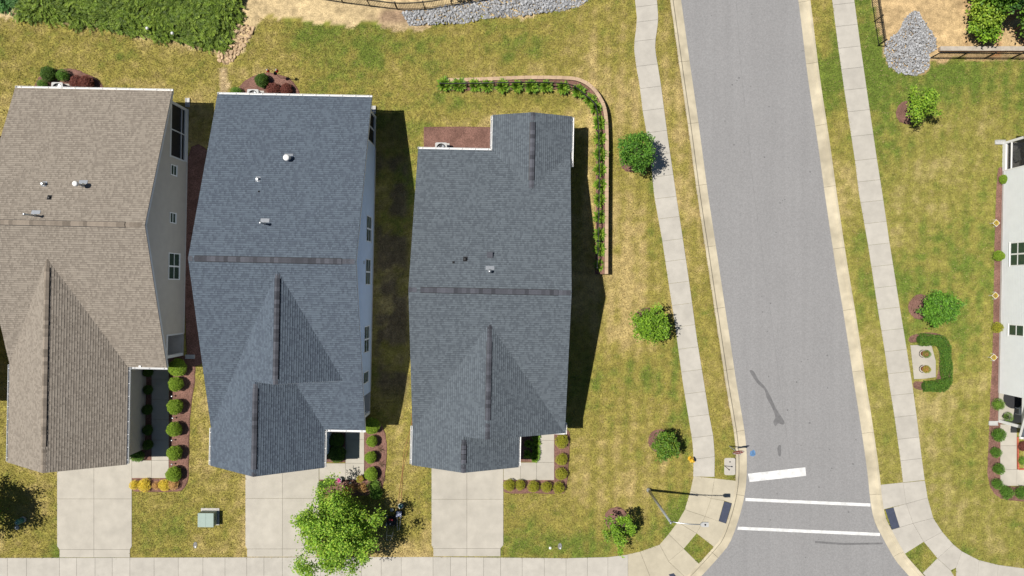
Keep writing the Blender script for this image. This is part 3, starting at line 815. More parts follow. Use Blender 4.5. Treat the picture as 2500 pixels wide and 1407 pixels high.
    def crossgable(s, x0, x1, xr, zr, yf, ye, yap, vent, pitch, sgn=-1, left_end=None, right_end=None, rakes=(1, 1)):
        """gable with ridge along y; eaves at x0, x1; front edge yf; eave meets main eave at ye; ridge ends at yap"""
        ze = s.ze
        le = left_end if left_end is not None else (x0, ye, ze); re = right_end if right_end is not None else (x1, ye, ze)
        L = [(x0, yf, ze), (xr, yf, zr), (xr, yap, zr), le]
        Rr = [(x1, yf, ze), (xr, yf, zr), (xr, yap, zr), re]
        for P in (L, Rr):
            Q = [P[i] for i in range(4) if (Vector(P[i]) - Vector(P[i - 1])).length > .02]
            s.roofplane(Q)
        if rakes[0]: s.fascia((x0, yf, ze), (xr, yf, zr), (0, sgn, 0))
        if rakes[1]: s.fascia((x1, yf, ze), (xr, yf, zr), (0, sgn, 0))
        s.ridge((xr, yf, zr), (xr, yap, zr), pitch, *sorted((abs(vent[0] - yf), abs(vent[1] - yf))))

def corex(m, x0, x1, pts): ext(m, [(x0, y, z) for y, z in pts], (x1 - x0, 0, 0))
def corey(m, y0, y1, pts): ext(m, [(x, y0, z) for x, z in pts], (0, y1 - y0, 0))

def garage_door(h, xc, wd, y):
    m = MB()
    for i in range(4):
        m.box(xc - wd / 2, xc + wd / 2, y - .05, y + .02, .06 + i * .53, .06 + i * .53 + .51)
    h_ = m.obj('garage_door', M['white'], h.root)

TH = R(-1.13)
# ---------------- corner house, nearest the street
h3 = House('corner_house', 'dark grey shingle roofed house on the corner lot beside the street', -1.35, -.2, TH, FN_DARK, M['deck_dark'], M['cap_dark'], M['white'], M['siding_blue'])
h3.main(5.01, 9.25, 2.75, .325, (-4.27, 4.17))
w, d, ze = 5.01, 9.25, 2.75
pg = .47; zg = ze + w * pg; yap = -d + (w * pg) / .325
h3.crossgable(-w, w, 0, zg, -d, -d, yap, (-8.05, -3.15), pg)
xr = (-w + 2.0) / 2; zz = ze + (2.0 - xr) * pg
h3.crossgable(-w, 2.0, xr, zz, -11.55, -d, -d, (-10.95, -9.75), pg)
xb = 2.47; zb = ze + 2.61 * .34; yb = d - (2.61 * .34) / .325
h3.crossgable(-.14, 5.08, xb, zb, 11.58, d, yb, (10.95, 7.2), .34, 1)
h3.gutter((-w, d, ze), (-.2, d, ze), (0, 1, 0)); h3.gutter((-.14, d + .1, ze), (-.14, 11.5, ze), (-1, 0, 0)); h3.gutter((5.08, 8.3, ze), (5.08, 11.5, ze), (1, 0, 0))
h3.gutter((-w, -11.45, ze), (-w, -9.0, ze), (-1, 0, 0)); h3.gutter((2.0, -11.45, ze), (2.0, -d - .02, ze), (1, 0, 0)); 
e, t = h3.prof(8.85)
corex(h3.core, -4.7, 4.7, [(-8.85, 0), (8.85, 0), (8.85, e), (0, t), (-8.85, e)])
corey(h3.core, -8.95, -.5, [(-4.69, .01), (4.69, .01), (4.69, ze - .1), (0, zg - .26), (-4.69, ze - .1)])
corey(h3.core, -11.2, -8.8, [(-4.71, .01), (1.7, .01), (1.7, ze - .1), (xr, zz - .26), (-4.71, ze - .1)])
corey(h3.core, 8.7, 11.25, [(.16, .01), (4.76, .01), (4.76, ze - .1), (xb, zb - .26), (.16, ze - .1)])
garage_door(h3, xr, 4.9, -11.2)
for (u, v, a) in ((1107, 641, 0), (1136, 633, 1)): h3.boot(u, v, .05 if a == 0 else .10, .10 if a == 0 else .16, M['black_plastic'])
h3.pipe(1196, 663, .42, .075, .085, caph=.08)
q = h3.local(1196, 623, 5.0); zq = h3.roofz(q.x, q.y)
o = MB().box(-.15, .15, -.15, .15, -.1, .12).obj('roof_vent', M['black_plastic'], h3.root, loc=(q.x, q.y, zq)); MB().box(-.18, .18, -.18, .18, .12, .15).obj('cap', M['cap_dark'], o)
# small return at the front right corner
MB().box(4.2, 5.0, -9.36, -9.28, 2.45, 2.62).obj('eave_return', M['white'], h3.root)
h3.gutter((5.0, -9.3, ze - .02), (5.0, -8.6, ze - .02), (1, 0, 0))
h3.finish()

# ---------------- middle house
h2 = House('grey_house', 'blue-grey shingle roofed house in the middle with pale siding', -14.4, 1.68, TH, FN_DARK2, M['deck_dark'], M['cap_dark'], M['white'], M['siding_blue'])
w, d, ze, p = 5.03, 10.87, 3.1, .333
h2.main(w, d, ze, p, (-4.64, 4.18))
pg = .65; xg = .27; zg = ze + (xg + 5.0) * pg; yg = -7.5
yap = -d + (zg - ze) / p
zm = ze + (d + yg) * p; xi = xg + (zg - zm) / pg
# upper front gable: left slope runs down to the eave, right slope dies into the main roof
xv = -5.0 + (zm - ze) / pg
h2.roofplane([(xv, yg, zm), (xg, yg, zg), (xg, yap, zg)])
h2.roofplane([(xi, yg, zm), (xg, yg, zg), (xg, yap, zg)])
h2.fascia((xi, yg, zm), (xg, yg, zg), (0, -1, 0)); h2.fascia((-1.31, yg, ze + 3.69 * pg), (xg, yg, zg), (0, -1, 0))
h2.ridge((xg, yg, zg), (xg, yap, zg), pg, .3, 6.4)
xr = -1.31; zz = ze + 3.69 * pg
h2.roofplane([(-5.0, -13.37, ze), (xr, -13.37, zz), (xr, yg, zz), (xv, yg, zm), (-5.0, -d, ze)])
yv = -d + (zz - ze) / p
h2.roofplane([(2.38, -13.37, ze), (xr, -13.37, zz), (xr, min(yv, yg), zz), (xr + (zz - zm) / pg, yg, zm), (2.38, -d, ze)])
for xx in (-5.0, 2.38): h2.fascia((xx, -13.37, ze), (xr, -13.37, zz), (0, -1, 0))
h2.ridge((xr, -13.37, zz), (xr, yg, zz), pg, .45, 5.45)
h2.gutter((-w, d, ze), (w, d, ze), (0, 1, 0)); h2.gutter((2.4, -d, ze), (w, -d, ze), (0, -1, 0)); h2.gutter((2.38, -13.3, ze), (2.38, -d - .03, ze), (1, 0, 0)); h2.gutter((-5.0, -13.3, ze), (-5.0, -10.95, ze), (-1, 0, 0))
XW = 4.7; YW = 10.35
e, t = h2.prof(YW)
zc = ze + (d - 10.35) * p - .2
corex(h2.core, -4.7, 2.3, [(-YW, 0), (YW, 0), (YW, e), (0, t), (-YW, e)])
corex(h2.core, 2.3, XW, [(-YW, 2.55), (YW, 2.55), (YW, e), (0, t), (-YW, e)])
corex(h2.core, 2.3, XW, [(-8.8, 0), (8.2, 0), (8.2, 2.56), (-8.8, 2.56)])
corey(h2.core, -7.3, 0, [(-4.69, .01), (4.0, .01), (4.0, ze), (xg, zg - .3), (-4.69, ze - .1)])
corey(h2.core, -13.0, -7.2, [(-4.69, .01), (2.05, .01), (2.05, ze - .1), (xr, zz - .3), (-4.69, ze - .1)])
h2.side_siding(XW, 1, [[(-YW, 2.55), (YW, 2.55), (YW, e), (0, t), (-YW, e)], [(-8.8, .2), (8.2, .2), (8.2, 2.55), (-8.8, 2.55)]])
MB().box(XW - .02, XW + .03, -8.8, 8.2, -.3, .2).obj('foundation', M['foundation'], h2.root)
hl = lambda v: h2.local(912, v, 1.6).y
for v0, v1, n in ((527, 592, 2), (632, 697, 2), (795, 862, 2), (906, 937, 1)):
    a, b = h2.local(903, v0, 1.7).y, h2.local(903, v1, 1.7).y
    h2.window(XW + .012, 1, (a + b) / 2, abs(a - b) - .17, 1.05, 2.4, n, False)
garage_door(h2, xr, 4.9, -13.0)
MB().box(2.3, XW, -10.35, -8.8, -.05, .12).obj('porch_floor', M['foundation'], h2.root)
for yy in (-10.25,): MB().box(XW - .2, XW, yy - .1, yy + .1, .12, 2.56).obj('porch_post', M['white'], h2.root)
MB().box(XW - .004, XW + .02, -10.4, -8.75, 2.4, 2.6).obj('porch_beam', M['white'], h2.root)
MB().box(2.3, XW, 8.2, YW, -.1, .15).obj('porch_floor', M['foundation'], h2.root)
sp = MB().box(XW - .06, XW - .05, 8.25, YW - .12, .45, 2.42).obj('screen', M['screen'], h2.root)
for bx_ in ((XW - .1, XW + .02, 8.2, YW, .12, .45), (XW - .1, XW + .03, YW - .13, YW + .02, .0, 2.6), (XW - .06, XW + .02, 8.2, 8.29, .45, 2.42), (XW - .05, XW + .015, 9.25, 9.31, .45, 2.42), (XW - .1, XW + .025, 8.15, YW, 2.42, 2.6)):
    MB().box(*bx_).obj('porch_frame', M['greytrim'] if bx_[5] < .5 else M['white'], h2.root)
MB().box(2.3, XW - .13, YW - .06, YW - .05, .15, 2.5).obj('screen', M['screen'], h2.root)
h2.pipe(704, 388, .45, .10, .20, caph=.16); h2.boot(630, 438, .11, .2, M['galv']); h2.boot(632, 468, .035, .1, M['black_plastic']); h2.pipe(646, 547, .75, .06, .085)
MB().box(XW, XW + .06, -.02, .2, 2.9, 3.1).obj('wall_box', M['greytrim'], h2.root)
h2.finish()

# ---------------- tan roofed house at the left
h1 = House('tan_house', 'tan-brown shingle roofed house at the left with taupe siding', -27.59, 3.95, TH, FN_TAN, M['deck_tan'], M['cap_tan'], M['greytrim'], M['siding_tan'])
w, d, ze, p = 5.15, 9.07, 2.9, .335
h1.main(w, d, ze, p, (-4.4, 3.93))
pg = .60; xr = -1.27; zz = ze + 3.88 * pg; yap = -d + (zz - ze) / p
h1.crossgable(-w, 2.61, xr, zz, -15.48, -d, yap, (-13.85, -2.7), pg)
h1.gutter((-w, d, ze), (w, d, ze), (0, 1, 0), M['white']); h1.gutter((2.65, -d, ze), (w, -d, ze), (0, -1, 0)); h1.gutter((2.61, -15.4, ze), (2.61, -d - .03, ze), (1, 0, 0)); h1.gutter((-w, -15.4, ze), (-w, -d - .03, ze), (-1, 0, 0), M['brick_red'] if False else M['greytrim'])
XW = 4.86; YW = 8.55
e, t = h1.prof(YW)
corex(h1.core, -4.86, 2.4, [(-YW, 0), (YW, 0), (YW, e), (0, t), (-YW, e)])
corex(h1.core, 2.4, XW, [(-YW, 2.5), (YW, 2.5), (YW, e), (0, t), (-YW, e)])
corex(h1.core, 2.4, XW, [(-7.0, 0), (4.9, 0), (4.9, 2.51), (-7.0, 2.51)])
corey(h1.core, -15.1, -2.0, [(-4.85, .01), (2.3, .01), (2.3, ze - .1), (xr, zz - .3), (-4.85, ze - .1)])
h1.side_siding(XW, 1, [[(-YW, 2.5), (YW, 2.5), (YW, e), (0, t), (-YW, e)], [(-7.0, .2), (4.9, .2), (4.9, 2.5), (-7.0, 2.5)]])
L2 = Lap(); L2.plane([(2.3, -15.1, .2), (2.3, -8.6, .2), (2.3, -8.6, 2.75), (2.3, -15.1, 2.75)], .15, .014, 60, 80, lambda a, b, c: ((1, 1, 1), 0), (1, 0, 0), t_off=1)
tag(L2.obj('siding', M['siding_tan'], h1.root, False), kind='stuff')
MB().box(XW - .02, XW + .03, -7.0, 4.9, -.3, .2).obj('foundation', M['foundation'], h1.root)
for v0, v1, z0, z1, n in ((403, 431, 1.65, 2.3, 1), (519, 547, 1.65, 2.3, 1), (617, 684, 1.0, 2.35, 2)):
    a, b = h1.local(424, v0, 1.8).y, h1.local(424, v1, 1.8).y
    h1.window(XW + .012, 1, (a + b) / 2, abs(a - b) - .17, z0, z1, n)
garage_door(h1, xr, 4.9, -15.1)
MB().box(2.4, XW, -YW, -7.0, -.05, .12).obj('porch_floor', M['foundation'], h1.root)
MB().box(XW - .2, XW + .0, -YW, -YW + .2, .12, 2.51).obj('porch_post', M['greytrim'], h1.root)
MB().box(XW - .12, XW + .03, -YW - .02, -6.95, 2.3, 2.52).obj('porch_beam', M['greytrim'], h1.root)
MB().box(XW - .05, XW + .03, -7.05, -6.95, .12, 2.3).obj('porch_trim', M['greytrim'], h1.root)
MB().box(XW - .1, XW - .0, -8.35, -7.05, .0, .13).obj('porch_step', M['foundation'], h1.root)
MB().box(2.4, XW, 4.9, YW, -.1, .15).obj('porch_floor', M['foundation'], h1.root)
MB().box(XW - .06, XW - .05, 4.95, YW - .12, .5, 2.36).obj('screen', M['screen'], h1.root)
MB().box(2.4, XW - .13, YW - .06, YW - .05, .15, 2.5).obj('screen', M['screen'], h1.root)
for bx_ in ((XW - .1, XW + .02, 4.9, YW, .0, .5), (XW - .1, XW + .03, YW - .15, YW + .02, .0, 2.55), (XW - .06, XW + .03, 4.86, 4.96, .5, 2.36), (XW - .05, XW + .015, 6.68, 6.74, .5, 2.36), (XW - .1, XW + .03, 4.84, YW, 2.36, 2.54), (XW - .05, XW + .018, 4.96, 8.4, .92, .97)):
    MB().box(*bx_).obj('porch_frame', M['greytrim'], h1.root)
h1.pipe(202, 453, .8, .075, .17, caph=.2); h1.pipe(86, 527, 1.0, .055, .085); h1.boot(109, 450, .11, .3, M['galv']); h1.boot(121, 483, .10, .12, M['black_plastic'])
q = h1.local(340, 895, 3.05); MB().box(-.07, .07, -.05, .05, -.1, .08).obj('floodlight', M['white'], h1.root, loc=(q.x, q.y, h1.roofz(q.x, q.y)))
h1.finish()

# ---------------- white-sided house at the right edge
h4 = House('white_house', 'white-sided house cut off by the right edge of the picture', 38.85, .3, TH, FN_DARK, M['deck_dark'], M['cap_dark'], M['white'], M['siding_white'])
w, d, ze, p = 5.2, 10.2, 2.8, .333
h4.main(w, d, ze, p, (-4.4, 4.4))
h4.roofplane([(-3.2, -14.2, ze), (.6, -14.2, ze + 3.8 * .5), (.6, -6.5, ze + 3.8 * .5), (-3.2, -d, ze)]); h4.roofplane([(4.4, -14.2, ze), (.6, -14.2, ze + 3.8 * .5), (.6, -6.5, ze + 3.8 * .5), (4.4, -d, ze)])
h4.gutter((-w, d, ze), (w, d, ze), (0, 1, 0)); h4.gutter((-w, -d, ze), (-3.2, -d, ze), (0, -1, 0)); h4.gutter((-3.2, -14.1, ze), (-3.2, -d - .03, ze), (-1, 0, 0))
XW = -4.8; YW = 9.75
e, t = h4.prof(YW)
corex(h4.core, -2.7, 4.8, [(-YW, 0), (YW, 0), (YW, e), (0, t), (-YW, e)])
corex(h4.core, XW, -2.7, [(-YW, 2.5), (YW, 2.5), (YW, e), (0, t), (-YW, e)])
corex(h4.core, XW, -2.7, [(-7.7, 0), (7.75, 0), (7.75, 2.51), (-7.7, 2.51)])
corey(h4.core, -13.8, -9, [(-2.9, .01), (4.1, .01), (4.1, ze - .1), (.6, ze + 1.6), (-2.9, ze - .1)])
h4.side_siding(XW, -1, [[(-YW, 2.5), (YW, 2.5), (YW, e), (0, t), (-YW, e)], [(-7.7, .2), (7.75, .2), (7.75, 2.5), (-7.7, 2.5)]])
MB().box(XW - .03, XW + .02, -7.7, 7.75, -.3, .2).obj('foundation', M['foundation'], h4.root)
for v0, v1, n in ((590, 650, 2), (792, 822, 1)):
    a, b = h4.local(2478, v0, 1.7).y, h4.local(2478, v1, 1.7).y
    h4.window(XW - .012, -1, (a + b) / 2, abs(a - b) - .17, 1.0, 2.3, n)
MB().box(XW, -2.7, -YW, -7.7, -.05, .12).obj('porch_floor', M['drive'], h4.root)
MB().box(XW, XW + .2, -YW, -YW + .2, .12, 2.51).obj('porch_post', M['white'], h4.root)
MB().box(XW - .03, XW + .12, -YW - .02, -7.65, 2.3, 2.52).obj('porch_beam', M['white'], h4.root)
MB().box(XW, -2.7, 7.75, YW, -.1, .15).obj('porch_floor', M['foundation'], h4.root)
MB().box(XW + .05, XW + .06, 7.8, YW - .12, .5, 2.36).obj('screen', M['screen_clear'], h4.root)
for bx_ in ((XW - .02, XW + .1, 7.75, YW, .0, .3), (XW - .03, XW + .1, YW - .15, YW + .02, .0, 2.55), (XW - .03, XW + .06, 7.7, 7.8, .3, 2.36), (XW - .02, XW + .06, 7.8, 9.6, .80, .86), (XW - .03, XW + .1, 7.7, YW, 2.36, 2.54)):
    MB().box(*bx_).obj('porch_frame', M['white'], h4.root)
h4.finish()

# ---------------- neighbour beyond the left edge: only its shadow reaches the picture
h0 = House('neighbour_house', 'house beyond the left edge whose shadow falls beside the tan-roofed house', -41.1, 1.6, TH, FN_DARK2, M['deck_dark'], M['cap_dark'], M['white'], M['siding_tan'])
h0.main(5.1, 9.1, 2.9, .335, (-4.4, 4.4))
h0.gutter((-5.1, 9.1, 2.9), (5.1, 9.1, 2.9), (0, 1, 0)); h0.gutter((-5.1, -9.1, 2.9), (5.1, -9.1, 2.9), (0, -1, 0))
e, t = h0.prof(8.6); corex(h0.core, -4.8, 4.8, [(-8.6, 0), (8.6, 0), (8.6, e), (0, t), (-8.6, e)])
h0.window(4.81, 1, 2, 1.2, 1.0, 2.3, 1)
h0.finish()
# ------------------------------------------------------------------ foliage generators
def leaf_quads(P, L, W, rs, up=.6, flat=.5, dirs=None):
    n = len(P)
    d = rs.normal(size=(n, 3)) if dirs is None else dirs + rs.normal(size=(n, 3)) * .25
    d[:, 2] *= flat; d /= np.linalg.norm(d, axis=1)[:, None] + 1e-9
    nn = rs.normal(size=(n, 3)); nn[:, 2] = np.abs(nn[:, 2]) + up; 
    s = np.cross(d, nn); s /= np.linalg.norm(s, axis=1)[:, None] + 1e-9
    l = (L * rs.uniform(.7, 1.3, n))[:, None]; w = (W * rs.uniform(.7, 1.3, n))[:, None]
    V = np.stack([P - d * l / 2, P + s * w / 2, P + d * l / 2, P - s * w / 2], 1).reshape(-1, 3)
    F = np.arange(4 * n).reshape(n, 4)
    return V, F

def leafcols(n, cols, rs, jit=.22):
    C = np.array(cols)[rs.randint(0, len(cols), n)] * rs.uniform(1 - jit, 1 + jit, (n, 1))
    return np.repeat(C, 4, axis=0)

def crown_points(n, nc, r, rz, rs, sig, lump=.28, fill=.55):
    """leaf positions in clusters through an uneven ellipsoid volume"""
    d = rs.normal(size=(nc, 3)); d /= np.linalg.norm(d, axis=1)[:, None]
    ph = rs.rand(4) * 6
    rad = 1 + lump * (np.sin(3 * np.arctan2(d[:, 1], d[:, 0]) + ph[0]) * .5 + np.sin(5 * np.arctan2(d[:, 1], d[:, 0]) + ph[1] + 2 * d[:, 2]) * .5) + rs.normal(size=nc) * .10
    rr = rs.uniform(fill ** 2.2, 1, nc) ** (1 / 2.2)
    C = d * (rad * rr)[:, None] * np.array([r, r, rz])
    k = rs.randint(0, nc, n)
    P = C[k] + rs.normal(size=(n, 3)) * sig * np.array([1, 1, .8])
    return P, C, k

def make_tree(name, label, group, base, h, zc, r, rz, n, leaf, cols, seed, sig=.16, lump=.28, fill=.5, nc=None, up=1.1, flat=.5, trunk_r=.06, rx=1.0, ry=1.0, z0=None):
    rs = np.random.RandomState(seed)
    bz = g1(base[0], base[1]) if z0 is None else z0
    t = thing(name, (base[0], base[1], bz), 0, label, 'tree', group)
    nc = nc or int(max(30, n / 28))
    P, C, k = crown_points(n, nc, r, rz, rs, sig, lump, fill)
    sc = np.array([rx, ry, 1]); P = P * sc + np.array([0, 0, zc]); C = C * sc + np.array([0, 0, zc])
    P[:, 2] = np.maximum(P[:, 2], .12)
    V, F = leaf_quads(P, leaf[0], leaf[1], rs, up, flat)
    cb = rs.uniform(.85, 1.15, nc)[k]
    link('crown', npmesh('crown', V, F, M['leaf'], leafcols(n, cols, rs) * np.repeat(cb, 4)[:, None]), t)
    m = MB(); top = Vector((rs.normal() * .05, rs.normal() * .05, zc + rz * .5))
    pts = [Vector((0, 0, -.1)), Vector((rs.normal() * .03, rs.normal() * .03, (zc - rz) * .6 + .2)), Vector((rs.normal() * .05, rs.normal() * .05, zc)), top]
    m.tube(pts, [trunk_r * 1.25, trunk_r, trunk_r * .6, trunk_r * .15], 8)
    for i in range(min(nc, 26)):
        c = Vector(C[i * (nc // min(nc, 26))]); zs = max(.3, min(c.z - .1, zc - rz * .7 + rs.rand() * rz)); a = Vector((0, 0, zs)); mid = (a + c) / 2 + Vector((0, 0, .06))
        m.tube([a, mid, c], [trunk_r * .4, trunk_r * .22, trunk_r * .06], 5, False)
    m.obj('trunk', M['bark'], t, True)
    return t

SHRUB = {}
def shrub_mesh(kind, seed):
    key = (kind, seed)
    if key in SHRUB: return SHRUB[key]
    rs = np.random.RandomState(100 + seed + hash(kind) % 1 if False else 100 + seed)
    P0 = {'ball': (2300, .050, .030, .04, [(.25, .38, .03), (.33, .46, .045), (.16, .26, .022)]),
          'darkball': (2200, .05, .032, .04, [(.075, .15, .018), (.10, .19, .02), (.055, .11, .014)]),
          'golden': (1100, .060, .038, .10, [(.44, .43, .035), (.36, .38, .035), (.26, .25, .022)]),
          'yellow': (1000, .060, .036, .11, [(.80, .62, .06), (.86, .70, .10), (.66, .48, .04)]),
          'pinkyellow': (800, .055, .034, .11, [(.70, .42, .15), (.75, .50, .18), (.55, .30, .11)]),
          'redball': (1500, .055, .034, .06, [(.20, .065, .045), (.26, .09, .06), (.145, .045, .035)]),
          'green': (1000, .070, .040, .11, [(.11, .24, .026), (.155, .30, .034), (.08, .17, .02)]),
          'fern': (700, .10, .035, .16, [(.13, .24, .03), (.18, .30, .04)])}[kind]
    n, L, W, ns, cols = P0
    d = rs.normal(size=(n, 3)); d[:, 2] = np.abs(d[:, 2]) * 1.1 - .25; d /= np.linalg.norm(d, axis=1)[:, None]
    rad = .5 * (1 + rs.normal(size=n) * ns * .8 - np.abs(rs.normal(size=n)) * ns * .5) + .022 * np.sin(3 * np.arctan2(d[:, 1], d[:, 0]) + 2.1 * seed) + .018 * np.sin(7 * np.arctan2(d[:, 1], d[:, 0]) + 5 * d[:, 2] + seed)
    P = d * rad[:, None] + np.array([0, 0, .42])
    V, F = leaf_quads(P, L, W, rs, .9, .6, d * .6 if kind in ('fern',) else None)
    crown = npmesh('foliage', V, F, M['leaf'], leafcols(n, cols, rs, .28))
    m = MB(); inner = .455 if ns < .08 else .36
    prof = [(inner * math.sin(a) + .001, .42 - inner * math.cos(a)) for a in np.linspace(.25, PI - .02, 8)]
    m.lathe(prof, 12); m.tube([(0, 0, -.1), (0, 0, .4)], .03, 6)
    key2 = M.setdefault('core_' + kind, pmat('twigs_' + kind, tuple(np.array(cols[-1]) * .6), .95, .3, 12))
    core = m.mesh('twigs', key2)
    SHRUB[key] = (crown, core)
    return SHRUB[key]

def shrub(kind, u, v, dia, hgt, label, group, seed=None, zc=None, name='shrub', rot=None, loc=None):
    """u,v = pixel of the middle of its crown"""
    seed = random.randint(0, 2) if seed is None else seed
    a, b = shrub_mesh(kind, seed)
    q = px(u, v, hgt * .5) if loc is None else Vector((*loc, 0))
    t = thing(name, (q.x, q.y, g1(q.x, q.y) + .02), random.uniform(0, 6.28), label, 'shrub', group)
    j = random.uniform(.9, 1.06); s = (dia * j * random.uniform(.94, 1.06), dia * j * random.uniform(.94, 1.06), hgt / .92 * random.uniform(.88, 1.08))
    link('foliage', a, t, scale=s); link('twigs', b, t, scale=s)
    return t

def blade_mesh(seed, n=260, L=.36, W=.05, cols=None, lean=.85):
    rs = np.random.RandomState(seed)
    cols = cols or [(.15, .29, .025), (.22, .38, .035), (.30, .42, .05), (.10, .21, .02)]
    V = []; F = []; C = []
    for i in range(n):
        a = rs.uniform(0, 2 * PI); ln = L * rs.uniform(.55, 1.1); le = lean * rs.uniform(.35, 1.15); w = W * rs.uniform(.7, 1.3)
        dx, dy = math.cos(a), math.sin(a); c = np.array(cols[rs.randint(len(cols))]) * rs.uniform(.8, 1.2); b = len(V)
        r0 = rs.uniform(0, .07)
        for j, (t, ww) in enumerate(((0, .6), (.45, 1), (.8, .8), (1, .12))):
            r = r0 + ln * le * t; z = ln * (1.15 * t - .75 * le * t * t)
            for s in (-1, 1): V.append((dx * r - dy * s * w * ww / 2, dy * r + dx * s * w * ww / 2, max(.01, z))); C.append(c)
        for j in range(3): F.append((b + 2 * j, b + 2 * j + 1, b + 2 * j + 3, b + 2 * j + 2))
    return npmesh('blades', np.array(V), np.array(F), M['leaf'], np.array(C))
BL = [blade_mesh(s) for s in (1, 2, 3)]
def daylily(u, v, sc, label, group, z=None):
    q = px(u, v, .35 + g1(*p2(u, v)))
    t = thing('daylily_clump', (q.x, q.y, g1(q.x, q.y) + .02), random.uniform(0, 6), label, 'plant', group)
    link('blades', random.choice(BL), t, scale=(sc, sc, sc))
    return t

# ------------------------------------------------------------------ retaining wall of the corner house with fence and clumps
def along(path, s):
    P = np.array(path); S = np.concatenate([[0], np.cumsum(np.linalg.norm(np.diff(P, axis=0), axis=1))])
    return np.array([np.interp(s, S, P[:, 0]), np.interp(s, S, P[:, 1])]), S[-1]
wt = thing('retaining_wall', (0, 0, 0), 0, 'low tan block retaining wall curving round the corner house yard', 'wall')
_, LW = along(WALL, 0)
capm = MB().box(-.213, .213, -.12, .12, 0, .09).mesh('cap_stone', M['caps'])
blk = MB().box(-.213, .213, -.105, .105, 0, .192).mesh('block', M['block'])
n = int(LW / .432)
for i in range(n):
    s = (i + .5) * LW / n; c, _ = along(WALL, s); c2, _ = along(WALL, min(s + .1, LW)); c1, _ = along(WALL, max(s - .1, 0)); a = math.atan2(*(c2 - c1)[::-1])
    top = .64 * float(sst(0, 6.5, s)) + .10
    link('cap_stone', capm, wt, (c[0], c[1], top), (0, 0, a + random.uniform(-.01, .01)))
    z = top - .195
    while z > -.15:
        link('block', blk, wt, (c[0], c[1], z), (0, 0, a)); z -= .2
NOGRASS.append(offset_path(WALL, .16) + offset_path(WALL, -.16)[::-1])
# planting strip behind the cap
IN1 = offset_path(WALL, -.13); IN2 = offset_path(WALL, -.72)
m = MB(); k = len(IN1)
for i in range(k - 1):
    a, b, c, d = IN1[i], IN1[i + 1], IN2[i + 1], IN2[i]
    zz = [g1(*q) + .06 for q in (c, d)]; s0, s1 = WALL_S[i], WALL_S[i + 1]
    t0 = .60 * float(sst(0, 6.5, s0)) + .10; t1 = .60 * float(sst(0, 6.5, s1)) + .10
    m.add([(*a, t0), (*b, t1), (*c, max(zz[0], .05)), (*d, max(zz[1], .05))], [(0, 1, 2, 3)])
tag(m.obj('mulch_bed', M['mulch']), 'narrow mulch strip behind the curved retaining wall', kind='structure')
NOGRASS.append(IN1 + IN2[::-1])

def fence(name, label, path, hgt, spacing, pick, zfn=g1, mat=None, cat='fence', group=None):
    """metal fence along a world path"""
    mat = mat or M['dark']
    c0 = path[0]; t = thing(name, (c0[0], c0[1], zfn(*c0)), 0, label, cat, group); o = Vector(t.location)
    _, L = along(path, 0); n = max(1, int(round(L / spacing)))
    for i in range(n + 1):
        c, _ = along(path, i * L / n); z = zfn(*c)
        MB().box(-.032, .032, -.032, .032, -.15, hgt + .06).box(-.045, .045, -.045, .045, hgt + .06, hgt + .08).obj('post', mat, t, loc=Vector((c[0], c[1], z)) - o)
    k = max(2, int(L / .5))
    for h in (.14, hgt - .12, hgt):
        m = MB()
        for i in range(k):
            a, _ = along(path, i * L / k); b, _ = along(path, (i + 1) * L / k)
            m.beam(Vector((a[0], a[1], zfn(*a) + h)) - o, Vector((b[0], b[1], zfn(*b) + h)) - o, .032, .03)
        m.obj('rail', mat, t)
    m = MB(); kk = int(L / pick)
    for i in range(kk):
        a, _ = along(path, (i + .5) * L / kk); q = Vector((a[0], a[1], zfn(*a))) - o
        m.box(q.x - .009, q.x + .009, q.y - .009, q.y + .009, q.z + .08, q.z + hgt)
    tag(m.obj('pickets', mat, t), kind='stuff')
    return t
FP = smoothpoly(PP((1078, 213), (1200, 214), (1300, 215), (1370, 218), (1396, 223), (1422, 243), (1447, 266), (1454, 300), (1457, 380), (1457, 480), (1455, 560), (1453.5, 655)), 5, False)
fence('metal_fence', 'black metal picket fence behind the curved retaining wall', FP, .9, 1.9, .115)
DL = [(1085, 206), (1120, 207), (1160, 207), (1189, 208), (1227, 209), (1262, 209), (1298, 210), (1333, 210), (1375, 213), (1414, 222), (1441, 243), (1456, 264), (1464, 298), (1466, 337), (1467, 376), (1466, 414), (1467, 451), (1465, 488), (1465, 530), (1465, 572), (1465, 608), (1467, 646)]
for i, (u, v) in enumerate(DL):
    daylily(u, v, random.uniform(1.4, 1.65), 'strappy green daylily clump, %s from the left end of the curved wall' % ORD[i], 'clumps along the retaining wall')

# ------------------------------------------------------------------ top edge: fence, stones, ground cover
fence('metal_fence', 'black metal fence curving along the top edge beside the grey stones', smoothpoly(PP((640, -30), (720, -12), (790, 0), (850, 9), (915, 17), (980, 24), (1050, 20), (1120, 8), (1190, -4), (1300, -30)), 5, False), 1.15, 1.9, .115)
fence('metal_fence', 'black metal fence section beside the right sidewalk near the rock pile', PP((2096, -180), (2126, 0), (2143, 112)), 1.1, 1.75, .115)
fence('metal_fence', 'black metal fence running off the right edge below the grey wall cap', PP((2272, 142), (2420, 143), (2600, 144)), 1.1, 1.75, .115)
wt = thing('retaining_wall', (0, 0, 0), 0, 'straight grey-tan retaining wall cap above the right fence', 'wall')
capg = MB().box(-.298, .298, -.155, .155, 0, .1).mesh('cap_stone', M['capgrey']); bkg = MB().box(-.298, .298, -.13, .13, 0, .2).mesh('block', M['block'])
for i in range(16):
    q = px(2300 + i * 21, 122.5, 0)
    link('cap_stone', capg, wt, (q.x, q.y, .22), (0, 0, random.uniform(-.008, .008))); link('block', bkg, wt, (q.x, q.y, .015))
